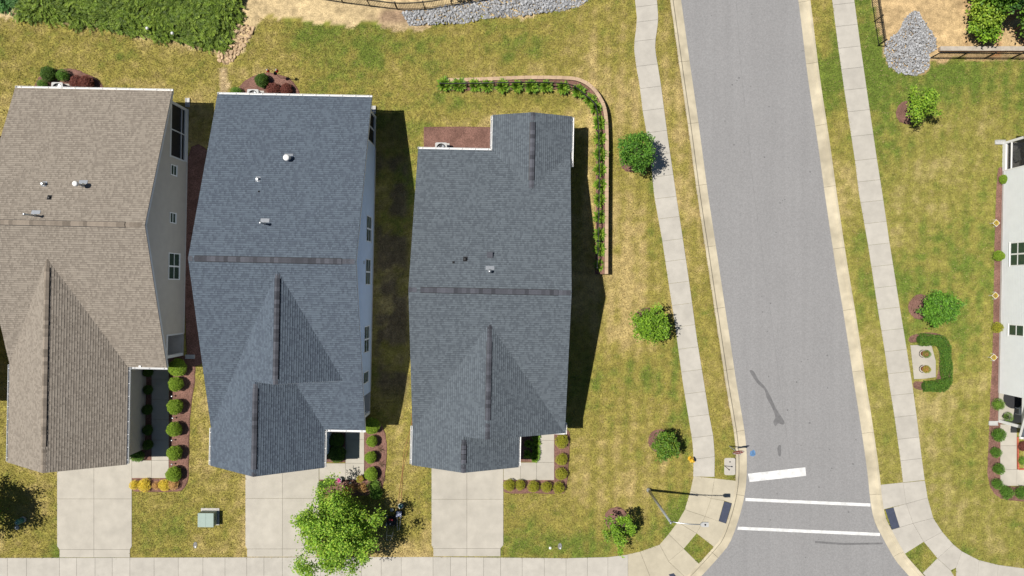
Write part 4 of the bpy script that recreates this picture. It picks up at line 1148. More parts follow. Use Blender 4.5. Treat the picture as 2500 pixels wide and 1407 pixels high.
NOGRASS.append(PP((2288, 116), (2640, 116), (2640, 129), (2288, 129)))

def rock_mesh(seed, mat, sm=.5):
    rs = np.random.RandomState(seed); bm = bmesh.new()
    for _ in range(13):
        d = rs.normal(size=3); d /= np.linalg.norm(d); d *= rs.uniform(.8, 1.05) * .5
        bm.verts.new((d[0] * 1.15, d[1] * .9, d[2] * .62))
    bmesh.ops.convex_hull(bm, input=bm.verts)
    me = bpy.data.meshes.new('stone'); bm.to_mesh(me); bm.free(); me.materials.append(mat)
    return me
RG = [rock_mesh(s, M['stone_grey']) for s in range(8)]; RT = [rock_mesh(s + 20, M['stone_tan']) for s in range(6)]
def rocks(name, label, polys_px, n, smin, smax, meshes, nfill, mound=0.0, fillmat=None):
    poly = PP(*polys_px); xs = [q[0] for q in poly]; ys = [q[1] for q in poly]; cx, cy = np.mean(xs), np.mean(ys)
    t = thing(name, (cx, cy, 0), 0, label, 'rocks')
    rs = np.random.RandomState(len(label)); pts = []
    tries = 0
    while len(pts) < n and tries < 60000:
        tries += 1
        x, y = rs.uniform(min(xs), max(xs)), rs.uniform(min(ys), max(ys))
        if not inpoly(np.array([x]), np.array([y]), poly)[0]: continue
        s = rs.uniform(smin, smax)
        if any((x - a) ** 2 + (y - b) ** 2 < (.40 * (s + c)) ** 2 for a, b, c in pts): continue
        pts.append((x, y, s))
    P = np.array(poly)
    def hgt(x, y): return mound * min(1.0, float(np.min(np.hypot(P[:, 0] - x, P[:, 1] - y))) / 1.2)
    for x, y, s in pts:
        link('stone', meshes[rs.randint(len(meshes))], t, (x - cx, y - cy, s * .16 + hgt(x, y)), (rs.uniform(-.4, .4), rs.uniform(-.4, .4), rs.uniform(0, 6.28)), (s, s, s * rs.uniform(.8, 1.2)))
    if nfill:
        m = MB(); k = 0; base = [([tuple(v.co) for v in me.vertices], [tuple(p.vertices) for p in me.polygons]) for me in meshes]
        while k < nfill:
            x, y = rs.uniform(min(xs), max(xs)), rs.uniform(min(ys), max(ys))
            if not inpoly(np.array([x]), np.array([y]), poly)[0]: continue
            k += 1; s = rs.uniform(smin * .5, smin * 1.05); vv, ff = base[rs.randint(len(base))]; Rm = Matrix.Rotation(rs.uniform(0, 6.28), 3, 'Z') @ Matrix.Rotation(rs.uniform(-.5, .5), 3, 'X')
            g = rs.uniform(.55, 1.2)
            m.add([Rm @ Vector(q) * s + Vector((x - cx, y - cy, s * .12 + hgt(x, y) - .02)) for q in vv], ff, (fillmat[0] * g, fillmat[1] * g, fillmat[2] * g))
        tag(m.obj('small_stones', M['stonefill'], t), kind='stuff')
    NOGRASS.append(poly)
M['stonefill'] = pmat('small_stone', (1, 1, 1), .9, .2, 9, .4, 30, attr=True, world_space=True)
rocks('stone_bank', 'bank of grey riprap stones along the top edge', [(980, 30), (1050, 23), (1120, 11), (1180, 0), (1240, -25), (1440, -25), (1436, 3), (1410, 18), (1370, 28), (1250, 42), (1180, 47), (1130, 58), (1000, 64)], 290, .16, .30, RG, 3200, .12, (.33, .335, .345))
rocks('rock_pile', 'pear-shaped pile of grey stones beside the right fence', [(2228, 28), (2242, 30), (2252, 48), (2268, 70), (2285, 96), (2284, 122), (2268, 130), (2266, 168), (2236, 186), (2195, 181), (2166, 160), (2157, 128), (2162, 104), (2195, 76), (2206, 48)], 290, .13, .25, RG, 3200, .28, (.33, .33, .335))
rocks('rock_outcrop', 'run of tan boulders between the ground cover and the lawn', [(566, 62), (590, 60), (620, 68), (616, 84), (600, 108), (588, 128), (572, 148), (556, 156), (536, 148), (534, 128), (548, 128), (566, 112), (582, 96)], 95, .22, .42, RT, 120, .08, (.42, .30, .19))

# creeping juniper: sprays of needles, nobody could count them
def groundcover(poly_px, nspray, label, cols, seed, hmax=.5, ln=.55):
    poly = PP(*poly_px); P_ = np.array(poly); rs = np.random.RandomState(seed)
    lo = P_.min(0); hi = P_.max(0); pts = []
    xy = rs.uniform(lo, hi, size=(nspray * 4, 2)); xy = xy[inpoly(xy[:, 0], xy[:, 1], poly)][:nspray]
    n = len(xy)
    edge = np.min([np.hypot(xy[:, 0] - a, xy[:, 1] - b) for a, b in smoothpoly(poly, 6)], axis=0)
    h = hmax * (.25 + .75 * sst(0, 1.2, edge)) * (.6 + .8 * fbm(xy[:, 0], xy[:, 1], .7, 5, 2))
    ang = 2 * PI * fbm(xy[:, 0], xy[:, 1], .35, 15, 2) * 2 + rs.normal(size=n) * .7
    K = 8
    d = np.stack([np.cos(ang), np.sin(ang), rs.uniform(.0, .5, n)], 1)
    l = ln * rs.uniform(.6, 1.3, n)
    LP = []; LD = []; CC = []
    base = np.array(cols)[rs.randint(0, len(cols), n)] * rs.uniform(.7, 1.3, (n, 1))
    for j in range(K):
        f = (j + .5) / K
        c = np.stack([xy[:, 0], xy[:, 1], h], 1) + d * (l * f)[:, None]; c[:, 2] -= .25 * l * f * f
        for sgn in (-1, 1):
            side = np.stack([-d[:, 1], d[:, 0], np.zeros(n)], 1) * sgn
            w = .075 * (1.1 - .6 * f)
            LP.append(c + side * w * .7); LD.append(d * .8 + side * .65); CC.append(base * (.85 + .3 * f))
    LP = np.concatenate(LP); LD = np.concatenate(LD); CC = np.concatenate(CC)
    V, F = leaf_quads(LP, .17, .06, rs, 1.0, .8, LD)
    o = link('ground_cover', npmesh('ground_cover', V, F, M['leaf'], np.repeat(CC, 4, axis=0)))
    NOGRASS.append(poly)
    return tag(o, label, 'ground cover', kind='stuff')
groundcover([(45, -40), (60, 20), (40, 42), (90, 46), (200, 62), (330, 88), (450, 104), (540, 122), (556, 108), (572, 70), (588, 40), (592, -40)], 4300, 'dense feathery dark green creeping juniper along the top left', [(.155, .235, .028), (.225, .315, .045), (.10, .16, .022)], 3)
groundcover([(-60, -60), (-60, 20), (10, 16), (40, 22), (58, 8), (60, -40)], 900, 'brighter blue-green clump of ground cover in the top left corner', [(.075, .19, .05), (.11, .25, .06)], 4)

# ------------------------------------------------------------------ trees
GREEN = [(.11, .225, .022), (.15, .29, .03), (.075, .16, .018)]
BRIGHT = [(.19, .345, .025), (.26, .43, .035), (.125, .24, .02)]
DARKT = [(.06, .16, .03), (.085, .21, .036), (.04, .11, .024)]
LIME = [(.27, .40, .035), (.34, .47, .05), (.18, .29, .03)]
GT = 'young trees along the sidewalks'
make_tree('young_tree', 'dense dark green tree by the sidewalk near the curved wall', GT, p2(1543, 385), 3.2, 2.1, 1.22, 1.15, 5200, (.17, .07), [(.10, .25, .03), (.14, .32, .04), (.07, .18, .025), (.18, .36, .04)], 1, .13, .14, .62, up=.2, flat=.8)
make_tree('young_tree', 'bright green round tree halfway down the left sidewalk', GT, p2(1580, 792), 2.8, 1.7, 1.08, .95, 3600, (.15, .085), BRIGHT, 2, .13, .22, .5, rx=1.12, ry=.98)
make_tree('young_tree', 'small yellow-green tree beside the yellow hydrant', GT, p2(1613, 1078), 2.4, 1.5, .88, .85, 2600, (.14, .08), GREEN + [(.20, .28, .03)], 3, .12, .2, .5)
make_tree('young_tree', 'thin sprawling tree below the street lamp', GT, p2(1506, 1270), 3.0, 1.75, 1.05, .9, 1900, (.15, .09), BRIGHT, 14, .13, .5, .25, nc=34, rx=.95, ry=1.3)
make_tree('young_tree', 'lime green airy tree near the grey rock pile', GT, p2(2216, 274), 2.6, 1.75, 1.12, .85, 2100, (.15, .085), LIME + BRIGHT, 5, .14, .35, .35, nc=50)
make_tree('young_tree', 'dense mid-green tree above the clipped hedge', GT, p2(2250, 752), 2.9, 2.1, 1.12, .85, 4200, (.15, .075), [(.12, .28, .025), (.17, .36, .035), (.08, .20, .02)], 6, .12, .18, .55, rx=1.1, ry=.92)
make_tree('shade_tree', 'large bright green tree overhanging the driveway and bottom sidewalk', None, p2(848, 1264), 6.0, 3.1, 2.7, 1.9, 22000, (.145, .088), [(.19, .36, .028), (.27, .45, .04), (.13, .26, .022), (.36, .50, .055)], 7, .22, .34, .3, nc=210, trunk_r=.10)
make_tree('shade_tree', 'tree at the bottom left corner, mostly outside the picture', None, p2(-16, 1232), 5.4, 3.0, 1.75, 1.6, 5500, (.18, .10), GREEN, 8, .22, .3, .4, trunk_r=.09)
GW = 'trees in the top right corner'
for i, (u, v, r, zc, c, lb, sd) in enumerate([(2372, 52, 1.0, 1.7, LIME, 'bright lime green bush at the edge of the sandy patch', 21), (2378, 82, .75, 1.2, BRIGHT, 'small bright bush just above the grey wall cap', 22), (2400, 12, 1.6, 3.0, GREEN, 'mid-green tree in the upper right thicket', 23), (2440, 8, 1.9, 4.2, DARKT, 'dark blue-green tree in the upper right thicket', 24),
                                              (2490, 10, 1.6, 3.8, DARKT, 'dark tree at the top right corner of the picture', 25), (2478, 72, .9, 2.0, GREEN, 'green bush at the right edge above the grey wall', 26), (2365, -10, 1.2, 2.2, GREEN, 'green bush touching the top edge beside the thicket', 27)]):
    make_tree('thicket_tree', lb, GW, p2(u, v), zc + 1, zc, r, r * .8, int(2600 * r), (.20, .12), c, sd, .17, .25, .4)
make_tree('shade_tree', 'tree just outside the top edge that shades the grey stones', None, p2(1092, -42), 4.2, 2.4, 1.15, 1.0, 3200, (.17, .1), GREEN, 31, .16, .25, .5)

# ------------------------------------------------------------------ shrubs
G = 'round shrubs in the bed by the tan-roofed house walk'
for i, (u, v, r) in enumerate([(433, 898, 1.15), (430, 938, 1.0), (428, 993, 1.05), (426, 1048, 1.02), (427, 1106, 1.05), (424, 1158, 1.08)]):
    shrub('ball' if i < 4 else 'ball', u, v, r, .95, 'round clipped green shrub, %s from the top in the bed by the tan-roofed house' % ORD[i], G)
G = 'yellow shrubs at the end of the tan-roofed house bed'
for i, (u, v, r, k) in enumerate([(328, 1184, .68, 'yellow'), (353, 1185, .88, 'yellow'), (381, 1186, .55, 'pinkyellow'), (401, 1185, .80, 'yellow'), (424, 1183, .72, 'pinkyellow')]):
    shrub(k, u, v, r, .55, '%s low shrub, %s from the driveway of the tan-roofed house' % ('golden yellow' if k == 'yellow' else 'pale apricot', ORD[i]), G)
G = 'shaded shrubs along the tan-roofed garage'
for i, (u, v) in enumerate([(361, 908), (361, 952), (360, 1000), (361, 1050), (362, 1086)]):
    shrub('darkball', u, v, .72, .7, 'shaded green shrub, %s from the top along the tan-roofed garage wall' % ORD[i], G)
shrub('green', 335, 1112, .95, .6, 'low green shrub at the garage corner of the tan-roofed house', None)
G = 'round shrubs by the middle house walk'
for i, (u, v, r) in enumerate([(909, 1040, 1.05), (908, 1078, .80), (905, 1117, .82), (906, 1158, .95)]):
    shrub('ball', u, v, r, .9, 'round clipped green shrub, %s from the top beside the middle house walk' % ORD[i], G)
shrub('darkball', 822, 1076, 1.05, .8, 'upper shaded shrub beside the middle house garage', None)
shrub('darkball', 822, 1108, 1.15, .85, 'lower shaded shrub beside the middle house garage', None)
G = 'yellow-green shrubs round the corner house walk'
for i, (u, v, r) in enumerate([(1371, 1078, .98), (1371, 1122, .80), (1370, 1157, .82), (1364, 1191, .85), (1334, 1189, .72), (1302, 1188, .85), (1270, 1184, .72), (1243, 1184, .72)]):
    shrub('golden', u, v, r, .7, 'yellow-green shrub, %s counting from the corner house wall round the walk' % ORD[i], G)
G = 'lily clumps by the corner house garage'
for i, (u, v) in enumerate([(1308, 1066), (1310, 1080), (1308, 1094), (1309, 1107), (1306, 1120), (1290, 1085), (1288, 1110)]):
    q = px(u, v, .3); t = thing('lily_clump', (q.x, q.y, .05), random.uniform(0, 6), ('bright green strappy plant, %s from the top beside the corner house walk' % ORD[i]) if i < 5 else 'shaded strappy plant, %s behind the corner house walk row' % ('upper' if i == 5 else 'lower'), 'plant', G)
    link('blades', random.choice(BL), t, scale=(.95, .95, 1.0))
for u, v, k, r, h, lb in [(118, 181, 'darkball', .98, .85, 'dark green round shrub at the left of the bed behind the tan-roofed house'), (153, 184, 'green', .85, .8, 'brighter green shrub right of the dark one behind the tan-roofed house'),
                          (103, 207, 'green', .75, .6, 'low green shrub left of the air conditioner behind the tan-roofed house'), (187, 202, 'redball', 1.0, .8, 'left dark red shrub behind the tan-roofed house'), (212, 203, 'redball', 1.05, .8, 'right dark red shrub behind the tan-roofed house'),
                          (640, 197, 'darkball', .98, .85, 'round green shrub behind the middle house'), (577, 226, 'green', .75, .55, 'low green shrub at the left of the bed behind the middle house'),
                          (667, 219, 'redball', .88, .75, 'left dark red shrub behind the middle house'), (699, 219, 'redball', .90, .75, 'right dark red shrub behind the middle house')]:
    shrub(k, u, v, r, h, lb, None)
G = 'flowering plants in the bed under the big tree'
for i, (u, v, k, r, lb) in enumerate([(786, 1184, 'green', .55, 'small green plant at the driveway edge under the big tree'), (800, 1178, 'fern', .6, 'feathery plant beside the driveway in the middle house bed'), (857, 1194, 'pinkyellow', .7, 'apricot flowering plant in the bed under the big tree'),
                                      (884, 1192, 'pinkyellow', .6, 'second apricot plant right of the first under the big tree'), (912, 1186, 'fern', .9, 'tall feathery plant at the lower right of the middle house bed'), (918, 1204, 'green', .8, 'green plant at the lower right corner of the middle house bed'), (845, 1200, 'yellow', .5, 'small yellow plant half under the big tree')]):
    shrub(k, u, v, r, .5, lb, G, name='flower_plant')
G = 'shrubs in the bed along the white-sided house'
for u, v, k, r, h, lb in [(2451, 438, 'ball', .62, .55, 'small brownish-green shrub by the screened porch of the white-sided house'), (2438, 625, 'ball', .68, .6, 'small olive shrub below the double window of the white-sided house'), (2434, 800, 'golden', .66, .6, 'small olive shrub by the single window of the white-sided house'),
                          (2437, 1062, 'green', .85, .8, 'first green shrub below the porch post of the white-sided house'), (2431, 1105, 'green', .75, .75, 'second green shrub below the porch post of the white-sided house'), (2437, 1145, 'green', .8, .75, 'third green shrub below the porch post of the white-sided house'),
                          (2434, 1182, 'green', .75, .75, 'fourth green shrub at the bend of the white-sided house bed'), (2457, 1203, 'green', .85, .75, 'fifth green shrub under the white-sided house walk'), (2492, 1203, 'green', .85, .75, 'last green shrub at the lower right edge'),
                          (2437, 988, 'fern', .8, .7, 'pale feathery plant beside the white-sided house porch'), (2498, 1090, 'redball', .6, .5, 'small dark red shrub inside the red brick edging'), (2496, 1125, 'fern', .5, .4, 'small green plant inside the red brick edging')]:
    shrub(k, u, v, r, h, lb, G)

# clipped hedge round the little pad
hp = PP((2236, 829), (2262, 829), (2292, 832), (2301, 850), (2303, 880), (2304, 905), (2306, 930), (2295, 941), (2270, 942), (2248, 942))
ht = thing('clipped_hedge', (hp[4][0], hp[4][1], 0), 0, 'low clipped green hedge wrapping three sides of the concrete pad', 'hedge')
rs = np.random.RandomState(5); _, LH = along(hp, 0); n = 9000
ss = rs.uniform(0, LH, n); HPN = np.array(hp); HS = np.concatenate([[0], np.cumsum(np.linalg.norm(np.diff(HPN, axis=0), axis=1))]); hat = lambda q: np.stack([np.interp(q, HS, HPN[:, 0]), np.interp(q, HS, HPN[:, 1])], 1); C = hat(ss); T = hat(np.minimum(ss + .15, LH)) - hat(np.maximum(ss - .15, 0)); T /= np.linalg.norm(T, axis=1)[:, None] + 1e-9
ang = rs.uniform(-.3, PI + .3, n); rad = .36 * (1 + rs.normal(size=n) * .09 + .1 * np.sin(ss * 4))
P = np.stack([C[:, 0] - T[:, 1] * np.cos(ang) * rad - hp[4][0], C[:, 1] + T[:, 0] * np.cos(ang) * rad - hp[4][1], .28 + np.sin(ang) * rad * .75], 1)
V, F = leaf_quads(P, .065, .04, rs, .4, .7)
link('foliage', npmesh('foliage', V, F, M['leaf'], leafcols(n, [(.075, .185, .02), (.11, .24, .028), (.055, .13, .016), (.16, .24, .03)], rs, .25)), ht)
m = MB(); m.tube([(a - hp[4][0], b - hp[4][1], .28) for a, b in hp], .26, 8); m.obj('twigs', M['core_green'], ht)
slabs('concrete_pad', 'small concrete pad inside the clipped hedge beside the right sidewalk', [[(2222, 843), (2250, 842), (2273, 841), (2284, 882), (2284, 921), (2256, 925), (2231, 926), (2226, 880)]], M['drive'], .05)
M['stonelid'] = pmat('grey_lid', (.22, .22, .23), .8, .1, 6)
# ------------------------------------------------------------------ street furniture and small things
def P3(u, v, z=0.0):
    q = px(u, v, z); return Vector((q.x, q.y, g1(q.x, q.y)))
# street lamp
b = P3(1583, 1196); t = thing('street_lamp', b, 0, 'tall grey street lamp with a long arm over the corner pavement', 'lamp post')
MB().lathe([(.15, -.1), (.15, .05), (.14, .25), (.10, .34), (.09, .36)], 16).obj('base', M['steel'], t, True)
MB().tube([(0, 0, .3), (0, 0, 3.5), (.01, 0, 6.75)], [.095, .082, .062], 12).obj('pole', M['steel'], t, True)
MB().tube([(0, 0, 6.5), (.35, .0, 6.72), (1.0, -.02, 6.92), (1.75, -.03, 6.98)], [.04, .036, .032, .03], 8).obj('arm', M['galv'], t, True)
MB().lathe([(.075, 6.72), (.08, 6.78), (.03, 6.84)], 12).obj('cap', M['galv'], t, True)
lum = MB(); ext(lum, [(1.72, -.10, 6.95), (1.86, -.17, 6.93), (2.2, -.15, 6.93), (2.2, .11, 6.93), (1.86, .12, 6.93), (1.72, .05, 6.95)], (0, 0, .10)); l_ = lum.obj('lamp_head', M['acwhite'], t)
MB().lathe([(.045, 7.03), (.045, 7.09), (.02, 7.11)], 10, (1.98, -.02, 0)).obj('sensor', M['black_plastic'], l_)
# stop sign
b = P3(1780, 1089); ang = R(14); t = thing('stop_sign', b, ang, 'red octagonal stop sign on a thin post at the kerb', 'sign')
MB().box(-.03, .03, -.022, .022, -.3, 2.45).obj('post', M['steel'], t)
oc = [(.375 * math.cos(PI / 8 + k * PI / 4) / math.cos(PI / 8), .375 * math.sin(PI / 8 + k * PI / 4) / math.cos(PI / 8)) for k in range(8)]
m = MB(); ext(m, [(x, .026, 2.0 + z) for x, z in oc], (0, .004, 0)); pl = m.obj('plate', M['signwhite'], t)
m = MB(); ext(m, [(x * .935, .0305, 2.0 + z * .935) for x, z in oc], (0, .002, 0)); m.obj('face', M['red'], pl)
m = MB(); ext(m, [(x * .98, .0225, 2.0 + z * .98) for x, z in oc], (0, .003, 0)); m.obj('backing', M['galv'], pl)
fc = bpy.data.curves.new('stop', 'FONT'); fc.body = 'STOP'; fc.size = .31; fc.align_x = 'CENTER'; fc.align_y = 'CENTER'; fc.extrude = .0015; fc.offset = .006
fo = bpy.data.objects.new('tmp', fc); COL.objects.link(fo); bpy.context.view_layer.update()
me = bpy.data.meshes.new_from_object(fo.evaluated_get(bpy.context.evaluated_depsgraph_get())); bpy.data.objects.remove(fo)
me.materials.clear(); me.materials.append(M['signwhite'])
link('lettering', me, pl, (0, .0345, 2.0), (PI / 2, 0, PI))
# hydrant
b = P3(1685, 1120); t = thing('fire_hydrant', b, R(-35), 'yellow fire hydrant at the sidewalk edge', 'hydrant')
MB().lathe([(.17, -.1), (.17, .05), (.12, .06), (.115, .5), (.14, .52), (.14, .56), (.115, .58), (.10, .68), (.05, .74), (.02, .75)], 16).obj('barrel', M['yellow'], t, True)
MB().lathe([(.025, .74), (.025, .80)], 6).obj('top_nut', M['yellow'], t)
for a, r, l in ((0, .075, .22), (PI / 2, .05, .19), (-PI / 2, .05, .19)):
    MB().tube([(.08 * math.cos(a), .08 * math.sin(a), .42), (l * math.cos(a), l * math.sin(a), .42)], r, 10).obj('nozzle', M['yellow'], t)
# drain lid pad with marker post
rr = lambda x0, x1, y0, y1, r: [(cx + r * math.cos(a), cy + r * math.sin(a)) for cx, cy, a0 in ((x1 - r, y1 - r, 0), (x0 + r, y1 - r, PI / 2), (x0 + r, y0 + r, PI), (x1 - r, y0 + r, 1.5 * PI)) for a in (a0, a0 + PI / 4, a0 + PI / 2)]
a0, a1 = px(1768, 1160), px(1795, 1118)
t = thing('drain_cover', ((a0.x + a1.x) / 2, (a0.y + a1.y) / 2, 0), 0, 'pale rounded concrete drain cover beside the kerb', 'drain cover')
hw, hh = (a1.x - a0.x) / 2, (a1.y - a0.y) / 2
MB().prism(rr(-hw, hw, -hh, hh, .12), -.1, .06, .02).obj('slab', M['walk'], t); MB().lathe([(.05, .06), (.05, .066)], 10, (0, hh * .55, 0)).obj('lifting_eye', M['black_plastic'], t)
NOGRASS.append(PP((1767, 1117), (1797, 1117), (1797, 1162), (1767, 1162)))
b = P3(1768, 1137); t = thing('marker_post', (b.x, b.y, .0), 0, 'thin brown marker post leaning over the drain cover', 'post')
MB().tube([(0, 0, -.1), (0, 0, 1.05)], .022, 8).obj('stake', M['bark'], t); MB().lathe([(.045, 1.05), (.045, 1.13), (.02, 1.15)], 8).obj('cap', M['black_plastic'], t)
# transformer
b = P3(513, 1262); t = thing('transformer_box', b, TH * .4, 'pale green utility transformer box on the lawn', 'utility box')
MB().box(-.62, .66, -.56, .62, -.1, .06).obj('base_pad', M['foundation'], t)
m = MB(); m.prism([(-.52, -.46), (.52, -.46), (.52, .46), (-.52, .46)], .06, .68, .02); m.obj('cabinet', M['green_box'], t)
for s in (-1, 1):
    MB().box(-.54 if s < 0 else .004, -.004 if s < 0 else .54, -.48, .48, .685, .715).obj('lid', M['green_box'], t)
MB().box(.52, .56, -.12, .12, .3, .42).obj('latch', M['steel'], t)
# teal pedestal at the left
b = P3(58, 1268); t = thing('utility_pedestal', b, 0, 'teal domed utility pedestal in the tree shade at the left', 'utility box')
MB().lathe([(.19, -.1), (.19, .5), (.185, .62), (.13, .72), (.03, .76)], 16).obj('dome', M['teal'], t, True)
MB().lathe([(.215, .0), (.215, .16), (.2, .18)], 16).obj('base_ring', M['acwhite'], t, True)
b = P3(42, 1288); t = thing('valve_cover', b, 0, 'white valve cover beside the teal pedestal', 'cover'); MB().lathe([(.16, -.05), (.16, .05), (.13, .07), (.02, .075)], 12).obj('lid', M['acwhite'], t)
for u, v, lb in [(477, 1331, 'oval grey meter lid below the transformer box'), (1367, 1334, 'oval grey meter lid in the corner house lawn')]:
    b = P3(u, v); t = thing('meter_lid', b, 0, lb, 'meter cover')
    MB().prism([(.14 * math.cos(a), .24 * math.sin(a)) for a in np.linspace(0, 2 * PI, 17)[:-1]], -.08, .03, .015).obj('lid', M['stonelid'], t); MB().lathe([(.055, .03), (.055, .05), (.02, .055)], 10, (.02, -.12, 0)).obj('cap', M['white'], t)
b = P3(1343, 1338); t = thing('cleanout_cap', b, 0, 'small white cleanout ring left of the corner meter lid', 'cover'); m = MB(); m.lathe([(.09, -.05), (.09, .04), (.06, .045)], 12); m.obj('ring', M['white'], t)

# air conditioners
for u, v, lb in [(139, 215, 'air conditioner behind the tan-roofed house'), (617, 232, 'air conditioner behind the middle house'), (1077, 362, 'air conditioner in the bare mulch behind the corner house')]:
    q = px(u, v, .8); t = thing('air_conditioner', (q.x, q.y, 0), TH, 'pale square ' + lb, 'air conditioner')
    MB().box(-.5, .5, -.5, .5, -.05, .08).obj('pad', M['foundation'], t)
    m = MB(); m.prism(rr(-.37, .37, -.37, .37, .09), .08, .62); 
    for k in range(7):
        z = .14 + k * .065; m.prism(rr(-.38, .38, -.38, .38, .09), z, z + .03)
    m.obj('casing', M['acwhite'], t)
    m = MB(); n = 24
    vs = [(.39 * max(-1, min(1, 1.35 * math.cos(2 * PI * k / n))), .39 * max(-1, min(1, 1.35 * math.sin(2 * PI * k / n))), .80) for k in range(n)] + [(.325 * math.cos(2 * PI * k / n), .325 * math.sin(2 * PI * k / n), .80) for k in range(n)]
    vs += [(x, y, .74) for x, y, z in vs[:n]] + [(x, y, .70) for x, y, z in vs[n:2 * n]]
    m.add(vs, [(k, (k + 1) % n, n + (k + 1) % n, n + k) for k in range(n)] + [(k, 2 * n + k, 2 * n + (k + 1) % n, (k + 1) % n) for k in range(n)] + [(n + k, n + (k + 1) % n, 3 * n + (k + 1) % n, 3 * n + k) for k in range(n)])
    m.obj('top_rim', M['acwhite'], t); MB().lathe([(.335, .63), (.335, .66)], 24).obj('fan_well', M['dark'], t)
    m = MB()
    for k in range(3):
        a = k * 2 * PI / 3 + .5; m.add([(0, 0, .75), (.26 * math.cos(a), .26 * math.sin(a), .73), (.27 * math.cos(a + .75), .27 * math.sin(a + .75), .76)], [(0, 1, 2)])
    m.lathe([(.07, .72), (.07, .78), (.03, .79)], 10); m.obj('fan', M['galv'], t)
# splash blocks
for u, v, w, l, rz, lb in [(459, 251, .26, .62, 0, 'splash block behind the tan-roofed house porch'), (912, 268, .26, .55, 0, 'splash block behind the middle house porch'), (465, 871, .24, .66, PI / 2, 'blue-grey splash block in the mulch between the left houses'),
                           (2441, 348, .27, .72, PI / 2, 'splash block at the screened porch of the white-sided house'), (2424, 1033, .27, .62, PI / 2, 'splash block at the porch post of the white-sided house')]:
    b = P3(u, v); t = thing('splash_block', b, rz, lb, 'splash block')
    m = MB(); m.box(-w / 2, w / 2, -l / 2, l / 2, -.03, .06); m.obj('tray', M['acwhite'], t); 
    for s in (-1, 1): MB().box(s * w / 2 - .02, s * w / 2 + .02, -l / 2, l / 2, .06, .11).obj('side_lip', M['acwhite'], t)
# shepherd hook with two feeders
b = P3(685, 191); t = thing('shepherd_hook', b, 0, 'black garden hook with two red bird feeders behind the middle house', 'bird feeder')
MB().tube([(0, 0, -.2), (0, 0, 1.95)], .014, 6).obj('pole', M['dark'], t)
for s in (-1, 1): MB().tube([(0, 0, 1.9), (s * .1, 0, 2.05), (s * .24, 0, 2.03), (s * .3, 0, 1.9)], .01, 6).obj('hook_arm', M['dark'], t)
MB().lathe([(.02, .95), (.13, 1.05), (.10, 1.15), (.02, 1.2)], 12).obj('baffle', M['dark'], t)
for s in (-1, 1):
    f = MB().lathe([(.1, 1.56), (.11, 1.6), (.05, 1.64), (.05, 1.8), (.03, 1.84)], 10, (s * .3, 0, 0)).obj('feeder', M['red'], t, True); MB().lathe([(.06, 1.84), (.02, 1.9)], 8, (s * .3, 0, 0)).obj('lid', M['signwhite'], f)

# pots, plants and garden bits in front of the middle house
def pot(u, v, r, h, mat, label, plant=None, pr=1.3, cat='plant pot', z=.05):
    b = px(u, v, h * .6); t = thing('plant_pot', (b.x, b.y, z), 0, label, cat)
    MB().lathe([(r * .75, 0), (r, h), (r * 1.06, h), (r * 1.06, h + .03), (r * .9, h + .03), (r * .88, h - .03), (.01, h - .035)], 16).obj('pot', mat, t, True)
    if plant:
        a, c = shrub_mesh(plant, 1); link('foliage', a, t, (0, 0, h - .05), None, (r * 2 * pr, r * 2 * pr, r * 2))
    return t
t = pot(829, 1171, .2, .3, M['acwhite'], 'white pot of pink flowers beside the middle house walk'); m = MB(); rs = np.random.RandomState(3)
for k in range(26):
    a, r = rs.uniform(0, 6.28), .16 * math.sqrt(rs.rand()); m.lathe([(.01, -.02), (.04, .02), (.01, .035)], 7, (r * math.cos(a), r * math.sin(a), .34 + rs.uniform(0, .08)))
m.obj('flowers', M['flowerpink'], t)
pot(881, 1167, .2, .3, M['terracotta'], 'dark terracotta pot at the corner of the middle house walk', 'golden', 1.2)
t = pot(836, 1096, .17, .25, M['acwhite'], 'white rimmed pot in the shade by the middle house garage')
b = P3(856, 1180); t = thing('stepping_stone', (b.x, b.y, .05), 0, 'small round white stepping stone in the middle house bed', 'stone'); MB().lathe([(.10, -.02), (.10, .04), (.085, .05)], 14).obj('disc', M['white'], t)
for i, (u, v) in enumerate([(930, 1096), (933, 1132), (937, 1168)]):
    b = P3(u, v); t = thing('dry_sprig', (b.x, b.y, .04), 0, 'dry brown sprig, %s from the top in the middle house bed' % ORD[i], 'plant', 'dry sprigs in the mulch'); link('blades', SPR if i else (SPR := blade_mesh(77, 22, .34, .02, [(.28, .2, .12), (.2, .14, .09)])), t)
for i, (u, v) in enumerate([(425, 966), (427, 1019), (425, 1073), (425, 1131)]):
    b = P3(u, v); t = thing('path_light', (b.x, b.y, .04), 0, 'small path light, %s from the top between the round shrubs' % ORD[i], 'garden light', 'path lights by the tan-roofed house')
    MB().tube([(0, 0, -.1), (0, 0, .26)], .012, 6).obj('stake', M['dark'], t); MB().lathe([(.06, .26), (.065, .29), (.02, .33)], 10).obj('lamp_top', M['galv'], t)
# garden hose, double strand
hp_ = [(1004, 1010), (1002, 1040), (996, 1070), (988, 1105), (981, 1150), (976, 1195), (974, 1228)]
for k, lb in ((0, 'orange-brown hose on the grass, left strand'), (4, 'orange-brown hose on the grass, right strand')):
    pts = smoothpoly([p2(u + k + 1.5 * math.sin(v * .05 + k), v + k) for u, v in hp_], 6, False)
    b = pts[0]; t = thing('garden_hose', (b[0], b[1], 0), 0, lb, 'hose'); MB().tube([(x - b[0], y - b[1], g1(x, y) + .035) for x, y in pts], .013, 6).obj('hose', M['hose'], t)
